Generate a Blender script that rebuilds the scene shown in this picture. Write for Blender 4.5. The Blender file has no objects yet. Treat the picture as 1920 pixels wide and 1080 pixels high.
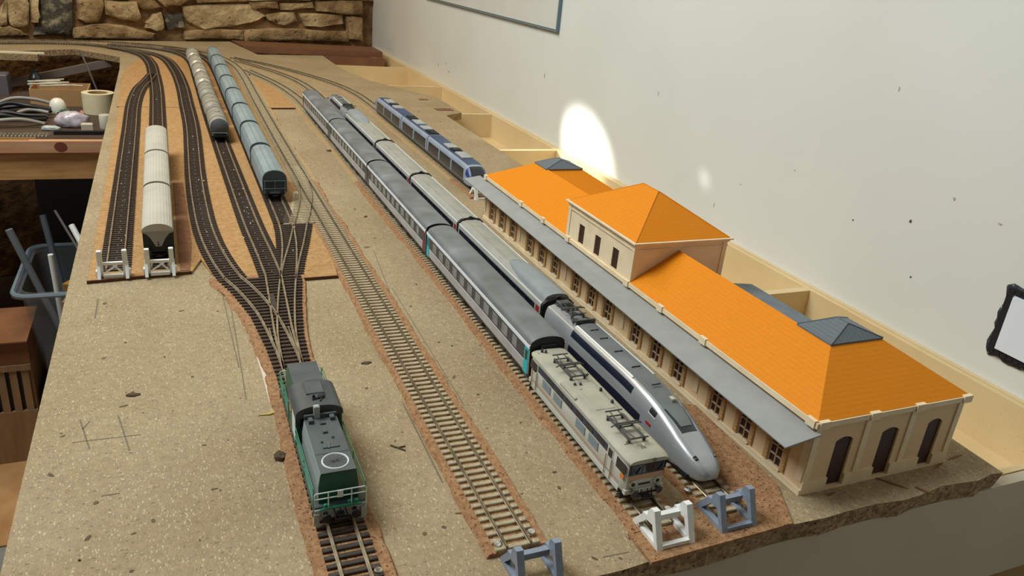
import bpy, bmesh, math, random
from mathutils import Vector, Matrix
random.seed(7)
S = bpy.context.scene
COL = S.collection
PI = math.pi

# ------------------------------------------------------------------ camera, world, lights, exposure
CAM = Vector((-0.4078, -0.34202, 0.3432))
yaw, pitch, roll, FPX = 0.43501, 0.39464, -0.09724, 1459.17
fwd = Vector((math.sin(yaw)*math.cos(pitch), math.cos(yaw)*math.cos(pitch), -math.sin(pitch)))
rgt = Vector((math.cos(yaw), -math.sin(yaw), 0))
dwn = fwd.cross(rgt)
r2 = rgt*math.cos(roll) + dwn*math.sin(roll)
d2 = -rgt*math.sin(roll) + dwn*math.cos(roll)
cd = bpy.data.cameras.new('camera'); cam = bpy.data.objects.new('camera', cd); COL.objects.link(cam)
M = Matrix((r2, -d2, -fwd)).transposed().to_4x4(); M.translation = CAM
cam.matrix_world = M
cd.sensor_width = 36; cd.sensor_fit = 'HORIZONTAL'; cd.lens = FPX/1920*36
cd.clip_start = 0.01; cd.clip_end = 50
S.camera = cam

w = bpy.data.worlds.new('world'); S.world = w; w.use_nodes = True
bg = w.node_tree.nodes['Background']
bg.inputs[0].default_value = (1.0, 0.84, 0.62, 1); bg.inputs[1].default_value = 0.11

def area(name, loc, target, sx, sy, power, col):
    l = bpy.data.lights.new(name, 'AREA'); l.shape = 'RECTANGLE'; l.size = sx; l.size_y = sy
    l.energy = power; l.color = col
    o = bpy.data.objects.new(name, l); COL.objects.link(o); o.location = loc
    o.rotation_euler = (Vector(target)-Vector(loc)).to_track_quat('-Z', 'Y').to_euler()
    return o
def spot(name, loc, target, deg, power, col, blend, rad=0.01):
    l = bpy.data.lights.new(name, 'SPOT'); l.spot_size = math.radians(deg); l.spot_blend = blend
    l.energy = power; l.color = col; l.shadow_soft_size = rad
    o = bpy.data.objects.new(name, l); COL.objects.link(o); o.location = loc
    o.rotation_euler = (Vector(target)-Vector(loc)).to_track_quat('-Z', 'Y').to_euler()
    return o
area('window_daylight', (-1.25, 0.80, 1.72), (0.0, 0.35, 0), 1.0, 0.9, 46, (0.88, 0.965, 1.0))
area('ceiling_lamp', (-0.75, 1.9, 1.7), (-0.05, 1.6, 0), 0.6, 0.6, 13, (1.0, 0.78, 0.48))
spot('sunbeam', (-0.95, 2.45, 0.62), (0.357, 1.035, 0.0), 5.4, 1000, (1.0, 0.98, 0.93), 0.75)
spot('sunbeam_reflection', (-0.95, 1.6, 0.62), (0.357, 0.638, 0.058), 1.1, 60, (1.0, 0.99, 0.96), 1.0)

S.view_settings.view_transform = 'Standard'
try: S.view_settings.look = 'None'
except Exception: pass
S.view_settings.exposure = 0.0
S.view_settings.gamma = 1.0
S.view_settings.use_curve_mapping = False

# ------------------------------------------------------------------ materials
def lin(c):
    return tuple(((v/255)/12.92 if v/255 <= 0.04045 else ((v/255+0.055)/1.055)**2.4) for v in c)
MATS = {}
def mat(name, rgb, rough=0.6, metal=0.0, var=0.0, scale=40, rgb2=None, bump=0.0, bscale=None, stretch=None, detail=4, spec=0.5, lo=0.35, hi=0.65, alpha=None, trans=None, specks=None, bdist=.001):
    if name in MATS: return MATS[name]
    m = bpy.data.materials.new(name); m.use_nodes = True; MATS[name] = m
    nt = m.node_tree; N = nt.nodes; L = nt.links; b = N['Principled BSDF']
    c = lin(rgb); b.inputs['Base Color'].default_value = (*c, 1)
    b.inputs['Roughness'].default_value = rough; b.inputs['Metallic'].default_value = metal
    b.inputs['Specular IOR Level'].default_value = spec
    if trans is not None:
        b.inputs['Transmission Weight'].default_value = trans; b.inputs['IOR'].default_value = 1.15
    if alpha is not None: b.inputs['Alpha'].default_value = alpha
    tc = N.new('ShaderNodeTexCoord'); mp = N.new('ShaderNodeMapping'); L.new(tc.outputs['Object'], mp.inputs[0])
    if stretch: mp.inputs['Scale'].default_value = stretch
    out = None
    if rgb2 is not None or var > 0:
        n = N.new('ShaderNodeTexNoise'); n.inputs['Scale'].default_value = scale; n.inputs['Detail'].default_value = detail
        L.new(mp.outputs[0], n.inputs['Vector'])
        r = N.new('ShaderNodeValToRGB')
        if rgb2 is None:
            a = tuple(max(0, x*(1-var)) for x in c); d = tuple(min(1, x*(1+var)) for x in c)
        else: a, d = c, lin(rgb2)
        r.color_ramp.elements[0].position = lo; r.color_ramp.elements[0].color = (*a, 1)
        r.color_ramp.elements[1].position = hi; r.color_ramp.elements[1].color = (*d, 1)
        L.new(n.outputs['Fac'], r.inputs[0]); out = r.outputs[0]
        if specks:
            v = N.new('ShaderNodeTexNoise'); v.inputs['Scale'].default_value = specks[0]; v.inputs['Detail'].default_value = 2
            L.new(mp.outputs[0], v.inputs['Vector'])
            r3 = N.new('ShaderNodeValToRGB'); r3.color_ramp.elements[0].position = specks[2]; r3.color_ramp.elements[1].position = specks[2]+0.06
            L.new(v.outputs['Fac'], r3.inputs[0])
            mx = N.new('ShaderNodeMixRGB'); mx.inputs[2].default_value = (*lin(specks[1]), 1)
            L.new(r3.outputs[0], mx.inputs[0]); L.new(out, mx.inputs[1]); out = mx.outputs[0]
        L.new(out, b.inputs['Base Color'])
    if bump > 0:
        n = N.new('ShaderNodeTexNoise'); n.inputs['Scale'].default_value = bscale or scale*3; n.inputs['Detail'].default_value = 3
        L.new(mp.outputs[0], n.inputs['Vector'])
        bp = N.new('ShaderNodeBump'); bp.inputs['Strength'].default_value = bump; bp.inputs['Distance'].default_value = bdist
        L.new(n.outputs['Fac'], bp.inputs['Height']); L.new(bp.outputs[0], b.inputs['Normal'])
    return m

def chipboard_mat(name, base, light, dark, stain):
    m = bpy.data.materials.new(name); m.use_nodes = True
    nt = m.node_tree; N = nt.nodes; L = nt.links; b = N['Principled BSDF']
    b.inputs['Roughness'].default_value = 0.75; b.inputs['Specular IOR Level'].default_value = 0.25
    tc = N.new('ShaderNodeTexCoord')
    def ramp(src, p0, c0, p1, c1):
        r = N.new('ShaderNodeValToRGB'); e = r.color_ramp.elements
        e[0].position = p0; e[0].color = (*c0, 1); e[1].position = p1; e[1].color = (*c1, 1)
        L.new(src, r.inputs[0]); return r.outputs[0]
    def mapping(sc, rot=0):
        mp = N.new('ShaderNodeMapping'); mp.inputs['Scale'].default_value = sc; mp.inputs['Rotation'].default_value = (0, 0, rot)
        L.new(tc.outputs['Object'], mp.inputs[0]); return mp.outputs[0]
    def mix(f, a, c2, t='MIX'):
        mx = N.new('ShaderNodeMixRGB'); mx.blend_type = t
        if isinstance(f, float): mx.inputs[0].default_value = f
        else: L.new(f, mx.inputs[0])
        L.new(a, mx.inputs[1])
        if isinstance(c2, tuple): mx.inputs[2].default_value = (*c2, 1)
        else: L.new(c2, mx.inputs[2])
        return mx.outputs[0]
    B, Li, D, St = lin(base), lin(light), lin(dark), lin(stain)
    n1 = N.new('ShaderNodeTexNoise'); n1.inputs['Scale'].default_value = 7; n1.inputs['Detail'].default_value = 6; n1.inputs['Roughness'].default_value = 0.6
    L.new(tc.outputs['Object'], n1.inputs['Vector'])
    col = ramp(n1.outputs['Fac'], 0.3, St, 0.7, B)
    v = N.new('ShaderNodeTexVoronoi'); v.inputs['Scale'].default_value = 1.0
    L.new(mapping((1500, 560, 900), 0.3), v.inputs['Vector'])
    sep = N.new('ShaderNodeSeparateColor'); L.new(v.outputs['Color'], sep.inputs[0])
    col = mix(0.55, col, ramp(sep.outputs[0], 0.0, (0.74,)*3, 1.0, (1.15,)*3), 'MULTIPLY')
    f1 = ramp(sep.outputs[1], 0.93, (0, 0, 0), 0.98, (0.55, 0.55, 0.55)); col = mix(f1, col, Li)
    v2 = N.new('ShaderNodeTexVoronoi'); v2.inputs['Scale'].default_value = 1.0
    L.new(mapping((620, 1000, 700), 0.6), v2.inputs['Vector'])
    sep2 = N.new('ShaderNodeSeparateColor'); L.new(v2.outputs['Color'], sep2.inputs[0])
    f2 = ramp(sep2.outputs[2], 0.965, (0, 0, 0), 0.99, (0.45,)*3); col = mix(f2, col, D)
    n4 = N.new('ShaderNodeTexNoise'); n4.inputs['Scale'].default_value = 160; n4.inputs['Detail'].default_value = 5; L.new(tc.outputs['Object'], n4.inputs['Vector'])
    col = mix(0.4, col, ramp(n4.outputs['Fac'], 0.3, (0.7,)*3, 0.7, (1.15,)*3), 'MULTIPLY')
    L.new(col, b.inputs['Base Color'])
    bp = N.new('ShaderNodeBump'); bp.inputs['Strength'].default_value = 0.25; bp.inputs['Distance'].default_value = 0.0006
    L.new(sep.outputs[0], bp.inputs['Height']); L.new(bp.outputs[0], b.inputs['Normal'])
    return m

def course_mat(name, rgb, period, dark=0.75, bump=0.6, axis='Z', rough=0.6):
    """colour with fine course joints (tile rows / masonry rows / seams) along one axis"""
    m = bpy.data.materials.new(name); m.use_nodes = True; nt = m.node_tree; N = nt.nodes; L = nt.links; b = N['Principled BSDF']
    b.inputs['Roughness'].default_value = rough; b.inputs['Specular IOR Level'].default_value = 0.18
    tc = N.new('ShaderNodeTexCoord'); sp = N.new('ShaderNodeSeparateXYZ'); L.new(tc.outputs['Object'], sp.inputs[0])
    mm = N.new('ShaderNodeMath'); mm.operation = 'MULTIPLY'; mm.inputs[1].default_value = 1/period; L.new(sp.outputs[axis], mm.inputs[0])
    fr = N.new('ShaderNodeMath'); fr.operation = 'FRACT'; L.new(mm.outputs[0], fr.inputs[0])
    r = N.new('ShaderNodeValToRGB'); e = r.color_ramp.elements; c = lin(rgb)
    e[0].position = 0.0; e[0].color = (*[x*dark for x in c], 1); e[1].position = 0.22; e[1].color = (*c, 1)
    L.new(fr.outputs[0], r.inputs[0])
    n = N.new('ShaderNodeTexNoise'); n.inputs['Scale'].default_value = 300; L.new(tc.outputs['Object'], n.inputs['Vector'])
    r4 = N.new('ShaderNodeValToRGB'); r4.color_ramp.elements[0].color = (0.85,)*3+(1,); r4.color_ramp.elements[1].color = (1.1,)*3+(1,)
    L.new(n.outputs['Fac'], r4.inputs[0])
    mx = N.new('ShaderNodeMixRGB'); mx.blend_type = 'MULTIPLY'; mx.inputs[0].default_value = 0.6
    L.new(r.outputs[0], mx.inputs[1]); L.new(r4.outputs[0], mx.inputs[2]); L.new(mx.outputs[0], b.inputs['Base Color'])
    bp = N.new('ShaderNodeBump'); bp.inputs['Strength'].default_value = bump; bp.inputs['Distance'].default_value = 0.0004
    L.new(fr.outputs[0], bp.inputs['Height']); L.new(bp.outputs[0], b.inputs['Normal'])
    return m

m_chip = chipboard_mat('chipboard', (170, 151, 118), (220, 206, 174), (80, 62, 42), (151, 130, 97))
m_chip_edge = mat('chipboard_edge', (118, 92, 62), 0.9, rgb2=(176, 148, 108), scale=220, bump=1.0, bscale=300, specks=(420, (60, 42, 28), 0.62))
m_cork = mat('cork', (142, 102, 66), 0.9, rgb2=(170, 130, 90), scale=260, bump=0.8, bscale=500, specks=(520, (96, 52, 28), 0.60))
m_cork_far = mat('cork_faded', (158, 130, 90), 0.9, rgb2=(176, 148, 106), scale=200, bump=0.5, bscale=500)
m_cork_sheet = mat('cork_sheet', (162, 121, 72), 0.9, rgb2=(180, 140, 90), scale=160, bump=0.5, bscale=500, specks=(500, (128, 80, 42), 0.63))
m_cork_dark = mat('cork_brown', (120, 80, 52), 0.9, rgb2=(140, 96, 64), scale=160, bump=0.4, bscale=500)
m_sleeper_grey = mat('sleeper_grey', (158, 142, 112), 0.85, rgb2=(186, 172, 142), scale=300)
m_sleeper_dark = mat('sleeper_dark', (46, 36, 28), 0.6, rgb2=(66, 52, 40), scale=300)
m_rail = mat('rail_nickel', (186, 172, 146), 0.38, 0.5, rgb2=(150, 134, 108), scale=120)
m_rail_grey = mat('rail_tarnished', (148, 134, 110), 0.36, 0.7, rgb2=(112, 98, 76), scale=120)
m_rail_brown = mat('rail_oxide', (164, 148, 126), 0.42, 0.4, rgb2=(134, 116, 94), scale=120)
m_screw = mat('screw_steel', (200, 200, 196), 0.25, 1.0)
m_white_pl = mat('white_print', (236, 236, 230), 0.45, rgb2=(224, 224, 218), scale=200)
m_grey_pl = mat('grey_print', (138, 148, 162), 0.4, rgb2=(126, 136, 150), scale=200)
m_wall = mat('plaster_white', (224, 226, 219), 0.32, rgb2=(218, 220, 212), scale=3, detail=3, spec=0.35, bump=0.04, bscale=60)
m_cream = mat('cream_melamine', (222, 198, 150), 0.5, rgb2=(214, 188, 140), scale=10, specks=(420, (196, 168, 120), 0.66))
m_brownpl = mat('brown_melamine', (124, 84, 58), 0.55, rgb2=(112, 74, 50), scale=20, stretch=(1, 8, 1))
m_st_wall = course_mat('station_cream_shaded', (228, 200, 158), 0.0052, 0.96, 0.25)  # wall cream, tanner than the tower: shade under the canopy mixed into the colour
m_st_plain = mat('station_trim', (238, 218, 182), 0.5, rgb2=(228, 206, 168), scale=60)
m_st_door = mat('station_door', (66, 34, 24), 0.6, rgb2=(52, 26, 20), scale=60)
m_st_bar = mat('station_window_bar', (206, 182, 152), 0.5)
m_st_shut = mat('station_shutter', (198, 160, 110), 0.6, rgb2=(184, 146, 98), scale=60)
m_roof = course_mat('roof_orange', (226, 134, 14), 0.0021, 0.88, 0.35, rough=0.55)
m_zinc = mat('zinc_grey', (154, 155, 151), 0.55, rgb2=(147, 148, 145), scale=60)
m_zinc_d = mat('zinc_dark', (104, 114, 122), 0.5, rgb2=(92, 102, 110), scale=60)
m_black = mat('matte_black', (18, 18, 18), 0.55)
m_darkgrey = mat('underframe', (42, 42, 42), 0.65, rgb2=(60, 58, 54), scale=150)
m_wheel = mat('wheel_steel', (70, 68, 64), 0.4, 0.7)
m_glass = mat('dark_glass', (20, 26, 34), 0.12, spec=0.6)
m_pane = mat('coach_pane', (96, 104, 108), 0.15, rgb2=(132, 138, 140), scale=90, spec=0.7)

# ------------------------------------------------------------------ mesh helpers
class MB:
    def __init__(s): s.v = []; s.f = []
    def add(s, vs, fs):
        o = len(s.v); s.v += [tuple(p) for p in vs]; s.f += [tuple(i+o for i in q) for q in fs]; return s
    def box(s, x0, x1, y0, y1, z0, z1):
        vs = [(x, y, z) for z in (z0, z1) for y in (y0, y1) for x in (x0, x1)]
        return s.add(vs, [(0, 2, 3, 1), (4, 5, 7, 6), (0, 1, 5, 4), (2, 6, 7, 3), (0, 4, 6, 2), (1, 3, 7, 5)])
    def cbox(s, x0, x1, y0, y1, z0, z1, c):
        """box with chamfered top edges"""
        vs = [(x0, y0, z0), (x1, y0, z0), (x1, y1, z0), (x0, y1, z0), (x0, y0, z1-c), (x1, y0, z1-c), (x1, y1, z1-c), (x0, y1, z1-c),
              (x0+c, y0+c, z1), (x1-c, y0+c, z1), (x1-c, y1-c, z1), (x0+c, y1-c, z1)]
        fs = [(3, 2, 1, 0), (8, 9, 10, 11)]
        for a in (0, 4):
            for i in range(4): fs.append((a+i, a+(i+1) % 4, a+4+(i+1) % 4, a+4+i))
        return s.add(vs, fs)
    def prism(s, poly, axis, a, b):
        """polygon extruded along axis. axis z: poly=(x,y); y: poly=(x,z); x: poly=(y,z)"""
        def P(p, t):
            return {'z': (p[0], p[1], t), 'y': (p[0], t, p[1]), 'x': (t, p[0], p[1])}[axis]
        n = len(poly); vs = [P(p, a) for p in poly]+[P(p, b) for p in poly]
        fs = [tuple(range(n))[::-1], tuple(range(n, 2*n))]+[(i, (i+1) % n, n+(i+1) % n, n+i) for i in range(n)]
        return s.add(vs, fs)
    def tube(s, pts, r, n=6, closed=False):
        pts = [Vector(p) for p in pts]; rings = []; m = len(pts)
        for i, p in enumerate(pts):
            if closed: t = pts[(i+1) % m]-pts[i-1]
            else: t = pts[min(i+1, m-1)]-pts[max(i-1, 0)]
            t.normalize(); u = t.cross(Vector((0, 0, 1)))
            if u.length < 1e-4: u = t.cross(Vector((1, 0, 0)))
            u.normalize(); q = u.cross(t)
            rr = r[i] if isinstance(r, (list, tuple)) else r
            rings.append([p+(u*math.cos(2*PI*k/n)+q*math.sin(2*PI*k/n))*rr for k in range(n)])
        vs = [v for g in rings for v in g]; fs = []
        for i in range(m if closed else m-1):
            j = (i+1) % m
            for k in range(n): fs.append((i*n+k, i*n+(k+1) % n, j*n+(k+1) % n, j*n+k))
        if not closed: fs += [tuple(range(n))[::-1], tuple(range((m-1)*n, m*n))]
        return s.add(vs, fs)
    def bar(s, p, q, r, n=5): return s.tube([p, q], r, n)
    def lathe(s, prof, c, n=24, axis='z'):
        """prof = [(radius, height)] about an axis through c"""
        vs = []; fs = []; m = len(prof)
        for r, h in prof:
            for k in range(n):
                a = 2*PI*k/n; x, y = r*math.cos(a), r*math.sin(a)
                vs.append({'z': (c[0]+x, c[1]+y, c[2]+h), 'x': (c[0]+h, c[1]+x, c[2]+y), 'y': (c[0]+x, c[1]+h, c[2]+y)}[axis])
        for i in range(m-1):
            for k in range(n): fs.append((i*n+k, i*n+(k+1) % n, (i+1)*n+(k+1) % n, (i+1)*n+k))
        fs += [tuple(range(n))[::-1], tuple(range((m-1)*n, m*n))]
        return s.add(vs, fs)
    def loft(s, secs, caps=True):
        """list of rings (lists of 3d points), open polylines closed underneath"""
        n = len(secs[0]); vs = [p for r in secs for p in r]; fs = []
        for i in range(len(secs)-1):
            for k in range(n): fs.append((i*n+k, i*n+(k+1) % n, (i+1)*n+(k+1) % n, (i+1)*n+k))
        if caps: fs += [tuple(range(n))[::-1], tuple(range((len(secs)-1)*n, len(secs)*n))]
        return s.add(vs, fs)
    def mesh(s, name, smooth=False):
        me = bpy.data.meshes.new(name); me.from_pydata(s.v, [], s.f); me.validate()
        bm = bmesh.new(); bm.from_mesh(me); bmesh.ops.recalc_face_normals(bm, faces=bm.faces); bm.to_mesh(me); bm.free()
        if smooth:
            for p in me.polygons: p.use_smooth = True
            try: me.set_sharp_from_angle(angle=math.radians(smooth if smooth is not True else 40))
            except Exception: pass
        return me
    def build(s, name, m, parent=None, loc=(0, 0, 0), rot=(0, 0, 0), smooth=False, label=None, kind=None):
        me = s.mesh(name, smooth); me.materials.append(m)
        return link(name, me, parent, loc, rot, label, kind)

def link(name, me, parent=None, loc=(0, 0, 0), rot=(0, 0, 0), label=None, kind=None):
    o = bpy.data.objects.new(name, me); COL.objects.link(o); o.location = loc; o.rotation_euler = rot
    if parent: o.parent = parent
    if label: o['label'] = label
    if kind: o['kind'] = kind
    return o
def thing(name, label, cat, loc=(0, 0, 0), rz=0, group=None):
    o = bpy.data.objects.new(name, None); COL.objects.link(o); o.empty_display_size = 0.02
    o.location = loc; o.rotation_euler = (0, 0, rz); o['label'] = label; o['category'] = cat
    if group: o['group'] = group
    return o
def tag(o, label, cat, group=None):
    o['label'] = label; o['category'] = cat
    if group: o['group'] = group
    return o
def copy_tree(o, parent=None):
    c = o.copy(); COL.objects.link(c); c.parent = parent
    for ch in list(o.children): copy_tree(ch, c)
    return c
def box(name, m, parent, *b, **k): return MB().box(*b).build(name, m, parent, **k)
def structure(o): o['kind'] = 'structure'; return o

def crom(pts, ds):
    """Catmull-Rom through 2-D points, resampled every ds"""
    P = [Vector((p[0], p[1], 0)) for p in pts]; P = [P[0]*2-P[1]]+P+[P[-1]*2-P[-2]]; out = []
    for i in range(1, len(P)-2):
        a, b, c, d = P[i-1:i+3]; n = max(4, int((c-b).length/0.004))
        for k in range(n):
            t = k/n
            out.append(0.5*((2*b)+(c-a)*t+(2*a-5*b+4*c-d)*t*t+(3*b-a-3*c+d)*t**3))
    out.append(P[-2]); res = [out[0]]; acc = 0
    for i in range(1, len(out)):
        seg = out[i]-out[i-1]; L = seg.length; pos = 0
        while acc+L-pos >= ds and L > 0:
            pos += ds-acc; acc = 0; res.append(out[i-1]+seg*(pos/L))
        acc += L-pos
    return res

# ------------------------------------------------------------------ the setting
XW = 0.361
ZF = -0.75
wall_r = structure(MB().box(XW, XW+0.1, -1.6, 3.2, ZF, 1.9).build('wall_right', m_wall))
# stains and holes on the plaster
def wall_mark(y, z, ry, rz, m, name, n=9):
    pts = [(y+ry*math.cos(2*PI*k/n)*random.uniform(.6, 1.2), z+rz*math.sin(2*PI*k/n)*random.uniform(.6, 1.2)) for k in range(n)]
    return MB().prism(pts, 'x', XW-0.0004, XW+0.001).build(name, m, wall_r)
m_hole = mat('wall_hole', (74, 78, 84), 0.9); m_scuff = mat('wall_scuff', (176, 172, 164), 0.8)
for y, z, ry, rz in [(.2554, .1126, .0022, .0022), (.3344, .0878, .0014, .0014), (.2342, .0523, .0013, .0013)]: wall_mark(y, z, ry, rz, m_hole, 'plug_hole')
for y, z, ry, rz in [(.155, .1432, .003, .001), (.2116, .1524, .002, .002), (.55, .072, .0012, .0012), (.32, .25, .001, .003), (1.9, .03, .008, .004), (2.0, .036, .005, .005), (1.93, .05, .004, .003), (.8, .16, .001, .004), (1.25, .12, .003, .006), (.45, .12, .0012, .001), (.6, .025, .001, .004)]:
    wall_mark(y, z, ry, rz, m_scuff, 'scuff_mark')

# floor of clay tiles
m_grout = mat('floor_grout', (92, 78, 62), 0.9)
m_tile = mat('floor_tile', (168, 122, 76), 0.35, rgb2=(190, 146, 98), scale=14)
m_tile2 = mat('floor_tile_grey', (120, 116, 112), 0.35, rgb2=(138, 132, 126), scale=14)
floor = structure(MB().box(-2.2, XW, -1.6, 3.2, ZF-0.05, ZF-0.004).build('floor', m_grout))
tme = MB().cbox(-.148, .148, -.148, .148, -.004, 0, .002).mesh('tile'); tme.materials.append(m_tile)
tme2 = tme.copy(); tme2.materials.clear(); tme2.materials.append(m_tile2)
for i in range(8):
    for j in range(9):
        gx, gy = -1.95+i*.302, -1.02+j*.302+.12
        link('tile', tme2 if (gx > -.1 or gy < 1.13) else tme, floor, (gx, gy, ZF))

# stone wall at the far end (skewed to the white wall)
W0 = Vector((-0.95, 2.45, 0)); W1 = Vector((0.36, 2.86, 0)); WD = (W1-W0).normalized(); WN = Vector((WD.y, -WD.x, 0))
m_mort = mat('lime_mortar', (150, 116, 74), 0.95, rgb2=(96, 66, 38), scale=18, bump=1.0, bscale=34, bdist=.014)
m_stoneA = mat('limestone', (176, 148, 104), 0.9, rgb2=(128, 98, 62), scale=16, bump=1.0, bscale=34, bdist=.012, specks=(60, (90, 66, 40), .66))
m_stoneB = mat('limestone_pale', (198, 174, 130), 0.9, rgb2=(150, 120, 80), scale=18, bump=1.0, bscale=34, bdist=.012, specks=(60, (104, 78, 50), .66))
m_stoneD = mat('stone_soot', (66, 60, 50), 0.9, rgb2=(150, 138, 112), scale=36, bump=1.0, bscale=40, lo=.5, hi=.68, bdist=.012)
def wp(s, z, d): return W0+WD*s+WN*d+Vector((0, 0, z))
mbw = MB(); cs = [wp(-1.2, ZF, 0), wp(1.5, ZF, 0), wp(1.5, 1.9, 0), wp(-1.2, 1.9, 0)]
mbw.add([tuple(p) for p in cs]+[tuple(p-WN*.15) for p in cs], [(0, 1, 2, 3), (7, 6, 5, 4), (0, 4, 5, 1), (1, 5, 6, 2), (2, 6, 7, 3), (3, 7, 4, 0)])
wall_b = structure(mbw.build('wall_back', m_mort))
def stone(poly, depth, m):
    cx = sum(p[0] for p in poly)/len(poly); cz = sum(p[1] for p in poly)/len(poly)
    pts = []
    for i in range(len(poly)):
        a, b = poly[i], poly[(i+1) % len(poly)]
        for k in range(2):
            t = k/2; pts.append((a[0]+(b[0]-a[0])*t+random.uniform(-.004, .004)*(k > 0), a[1]+(b[1]-a[1])*t+random.uniform(-.004, .004)*(k > 0)))
    n = len(pts); rings = []
    for sc, d in ((1.05, -.01), (1.035, depth*.55), (.97, depth*.9), (.72, depth*1.02)):
        rings.append([tuple(wp(cx+(p[0]-cx)*sc, cz+(p[1]-cz)*sc, d+(random.uniform(-.004, .004) if d > 0 else 0))) for p in pts])
    mb = MB(); mb.loft(rings); mb.build('stone', m, wall_b, smooth=50)
STONES = [([(0.118, 0.092), (0.13, 0.107), (0.124, 0.039), (0.107, 0.036), (0.1, 0.061)], 'b'),
 ([(0.134, 0.116), (0.184, 0.118), (0.186, 0.071), (0.178, 0.04), (0.143, 0.032), (0.129, 0.047)], 'b'),
 ([(0.093, 0.031), (0.128, 0.036), (0.158, 0.023), (0.173, 0.011), (0.089, 0.007)], 'a'),
 ([(0.195, 0.119), (0.214, 0.119), (0.211, 0.064), (0.204, 0.047), (0.189, 0.048)], 'b'),
 ([(0.221, 0.12), (0.306, 0.124), (0.3, 0.051), (0.289, 0.011), (0.19, 0.01), (0.206, 0.046)], 'd'),
 ([(0.32, 0.124), (0.39, 0.127), (0.39, 0.086), (0.371, 0.053), (0.339, 0.049), (0.317, 0.06)], 'a'),
 ([(0.401, 0.115), (0.492, 0.119), (0.501, 0.073), (0.488, 0.058), (0.441, 0.063), (0.399, 0.076)], 'b'),
 ([(0.303, 0.032), (0.353, 0.046), (0.445, 0.045), (0.541, 0.02), (0.53, 0.003), (0.303, 0.004)], 'a'),
 ([(0.516, 0.054), (0.541, 0.081), (0.566, 0.088), (0.569, 0.041), (0.545, 0.029), (0.513, 0.038)], 'b'),
 ([(0.571, 0.079), (0.631, 0.085), (0.64, 0.043), (0.583, 0.031)], 'd'),
 ([(0.641, 0.108), (0.874, 0.124), (0.924, 0.086), (0.876, 0.064), (0.798, 0.048), (0.704, 0.036), (0.655, 0.06)], 'b'),
 ([(0.687, 0.14), (0.86, 0.148), (0.863, 0.132), (0.691, 0.122)], 'a'),
 ([(0.871, 0.131), (0.97, 0.14), (0.977, 0.113), (0.878, 0.108)], 'a'),
 ([(0.982, 0.133), (1.112, 0.142), (1.116, 0.122), (1.019, 0.109), (0.988, 0.11)], 'b'),
 ([(1.125, 0.145), (1.314, 0.156), (1.317, 0.107), (1.218, 0.104), (1.129, 0.111)], 'a'),
 ([(0.932, 0.091), (1.037, 0.104), (1.049, 0.074), (1.017, 0.062), (0.976, 0.058), (0.94, 0.072)], 'b'),
 ([(1.058, 0.099), (1.234, 0.101), (1.239, 0.068), (1.146, 0.054), (1.085, 0.056)], 'b'),
 ([(1.25, 0.093), (1.315, 0.091), (1.319, 0.005), (1.264, 0.013)], 'a'),
 ([(0.855, 0.037), (1.059, 0.046), (1.248, 0.04), (1.255, 0.001), (0.857, 0)], 'a'),
 ([(0.641, 0.029), (0.741, 0.04), (0.841, 0.036), (0.844, 0.002), (0.642, 0.003)], 'a'),
 ([(0.416, 0.128), (0.537, 0.134), (0.569, 0.105), (0.514, 0.093), (0.471, 0.121)], 'a'),
 ([(0.546, 0.134), (0.675, 0.14), (0.629, 0.111), (0.577, 0.106)], 'a'),
 ([(0.869, 0.148), (1.104, 0.159), (1.099, 0.147), (0.871, 0.136)], 'b'),
 ([(1.121, 0.163), (1.314, 0.176), (1.314, 0.162), (1.125, 0.15)], 'b')]
for poly, kind in STONES: stone(poly, random.uniform(.014, .028), {'a': m_stoneA, 'b': m_stoneB, 'd': m_stoneD}[kind])
z = .155
for row in range(4):                                     # courses above the frame
    h = random.uniform(.05, .08); s = -.25
    while s < 1.5:
        L_ = random.uniform(.09, .22)
        stone([(s, z), (s+L_-.012, z+random.uniform(-.005, .008)), (s+L_-.016, z+h-.012), (s+.006, z+h-.014)], random.uniform(.018, .034), random.choice((m_stoneA, m_stoneB)))
        s += L_
    z += h

# ------------------------------------------------------------------ storage unit of cream melamine under the layout, against the wall
ZT = -0.0165
unit = thing('storage_unit', 'cream melamine unit with open compartments, set between layout board and white wall', 'storage unit', (0, 0, ZF))
def ubox(name, m, *b):
    x0, x1, y0, y1, z0, z1 = b
    return box(name, m, unit, x0, x1, y0, y1, z0-ZF, z1-ZF)
ubox('back_panel', m_cream, XW-.0135, XW-.0065, -.02, 2.83, -.30, ZT)
ubox('back_panel', m_cream, XW-.006, XW-.0005, -.02, 2.83, -.30, ZT+.001)
ubox('bottom_panel', m_cream, -.12, XW-.0135, -.012, 2.6, -.088, -.076)
m_fp = mat('front_panel_beige', (196, 184, 162), 0.55, rgb2=(188, 176, 152), scale=8)
ubox('front_panel', m_fp, -.505, XW-.0005, -.024, -.014, -.122, ZT-.0005)
ubox('front_panel', m_cream, -.505, XW-.0005, -.012, -.006, -.118, ZT-.001)
for y in (.36, .745, 1.125, 1.505, 1.91, 2.285): ubox('divider', m_cream, -.10, XW-.0135, y, y+.012, -.076, ZT-.0005)
ubox('divider', m_brownpl, .06, .322, 2.50, 2.515, -.076, ZT-.0005)
for x in (-.10, .30):
    for y in (.05, 1.2, 2.35): ubox('leg', m_cream, x, x+.04, y, y+.04, ZF, -.088)
ubox('brace', m_cream, -.505, -.12, 1.2, 1.23, -.10, -.0165)
tag(MB().prism([(-.160, 2.518), (.318, 2.518), (.318, 2.66), (-.186, 2.66)], 'z', -.016, .004).build('brown_plank', m_brownpl), 'reddish-brown plank lying across the far corner below the stone wall', 'plank')

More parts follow.
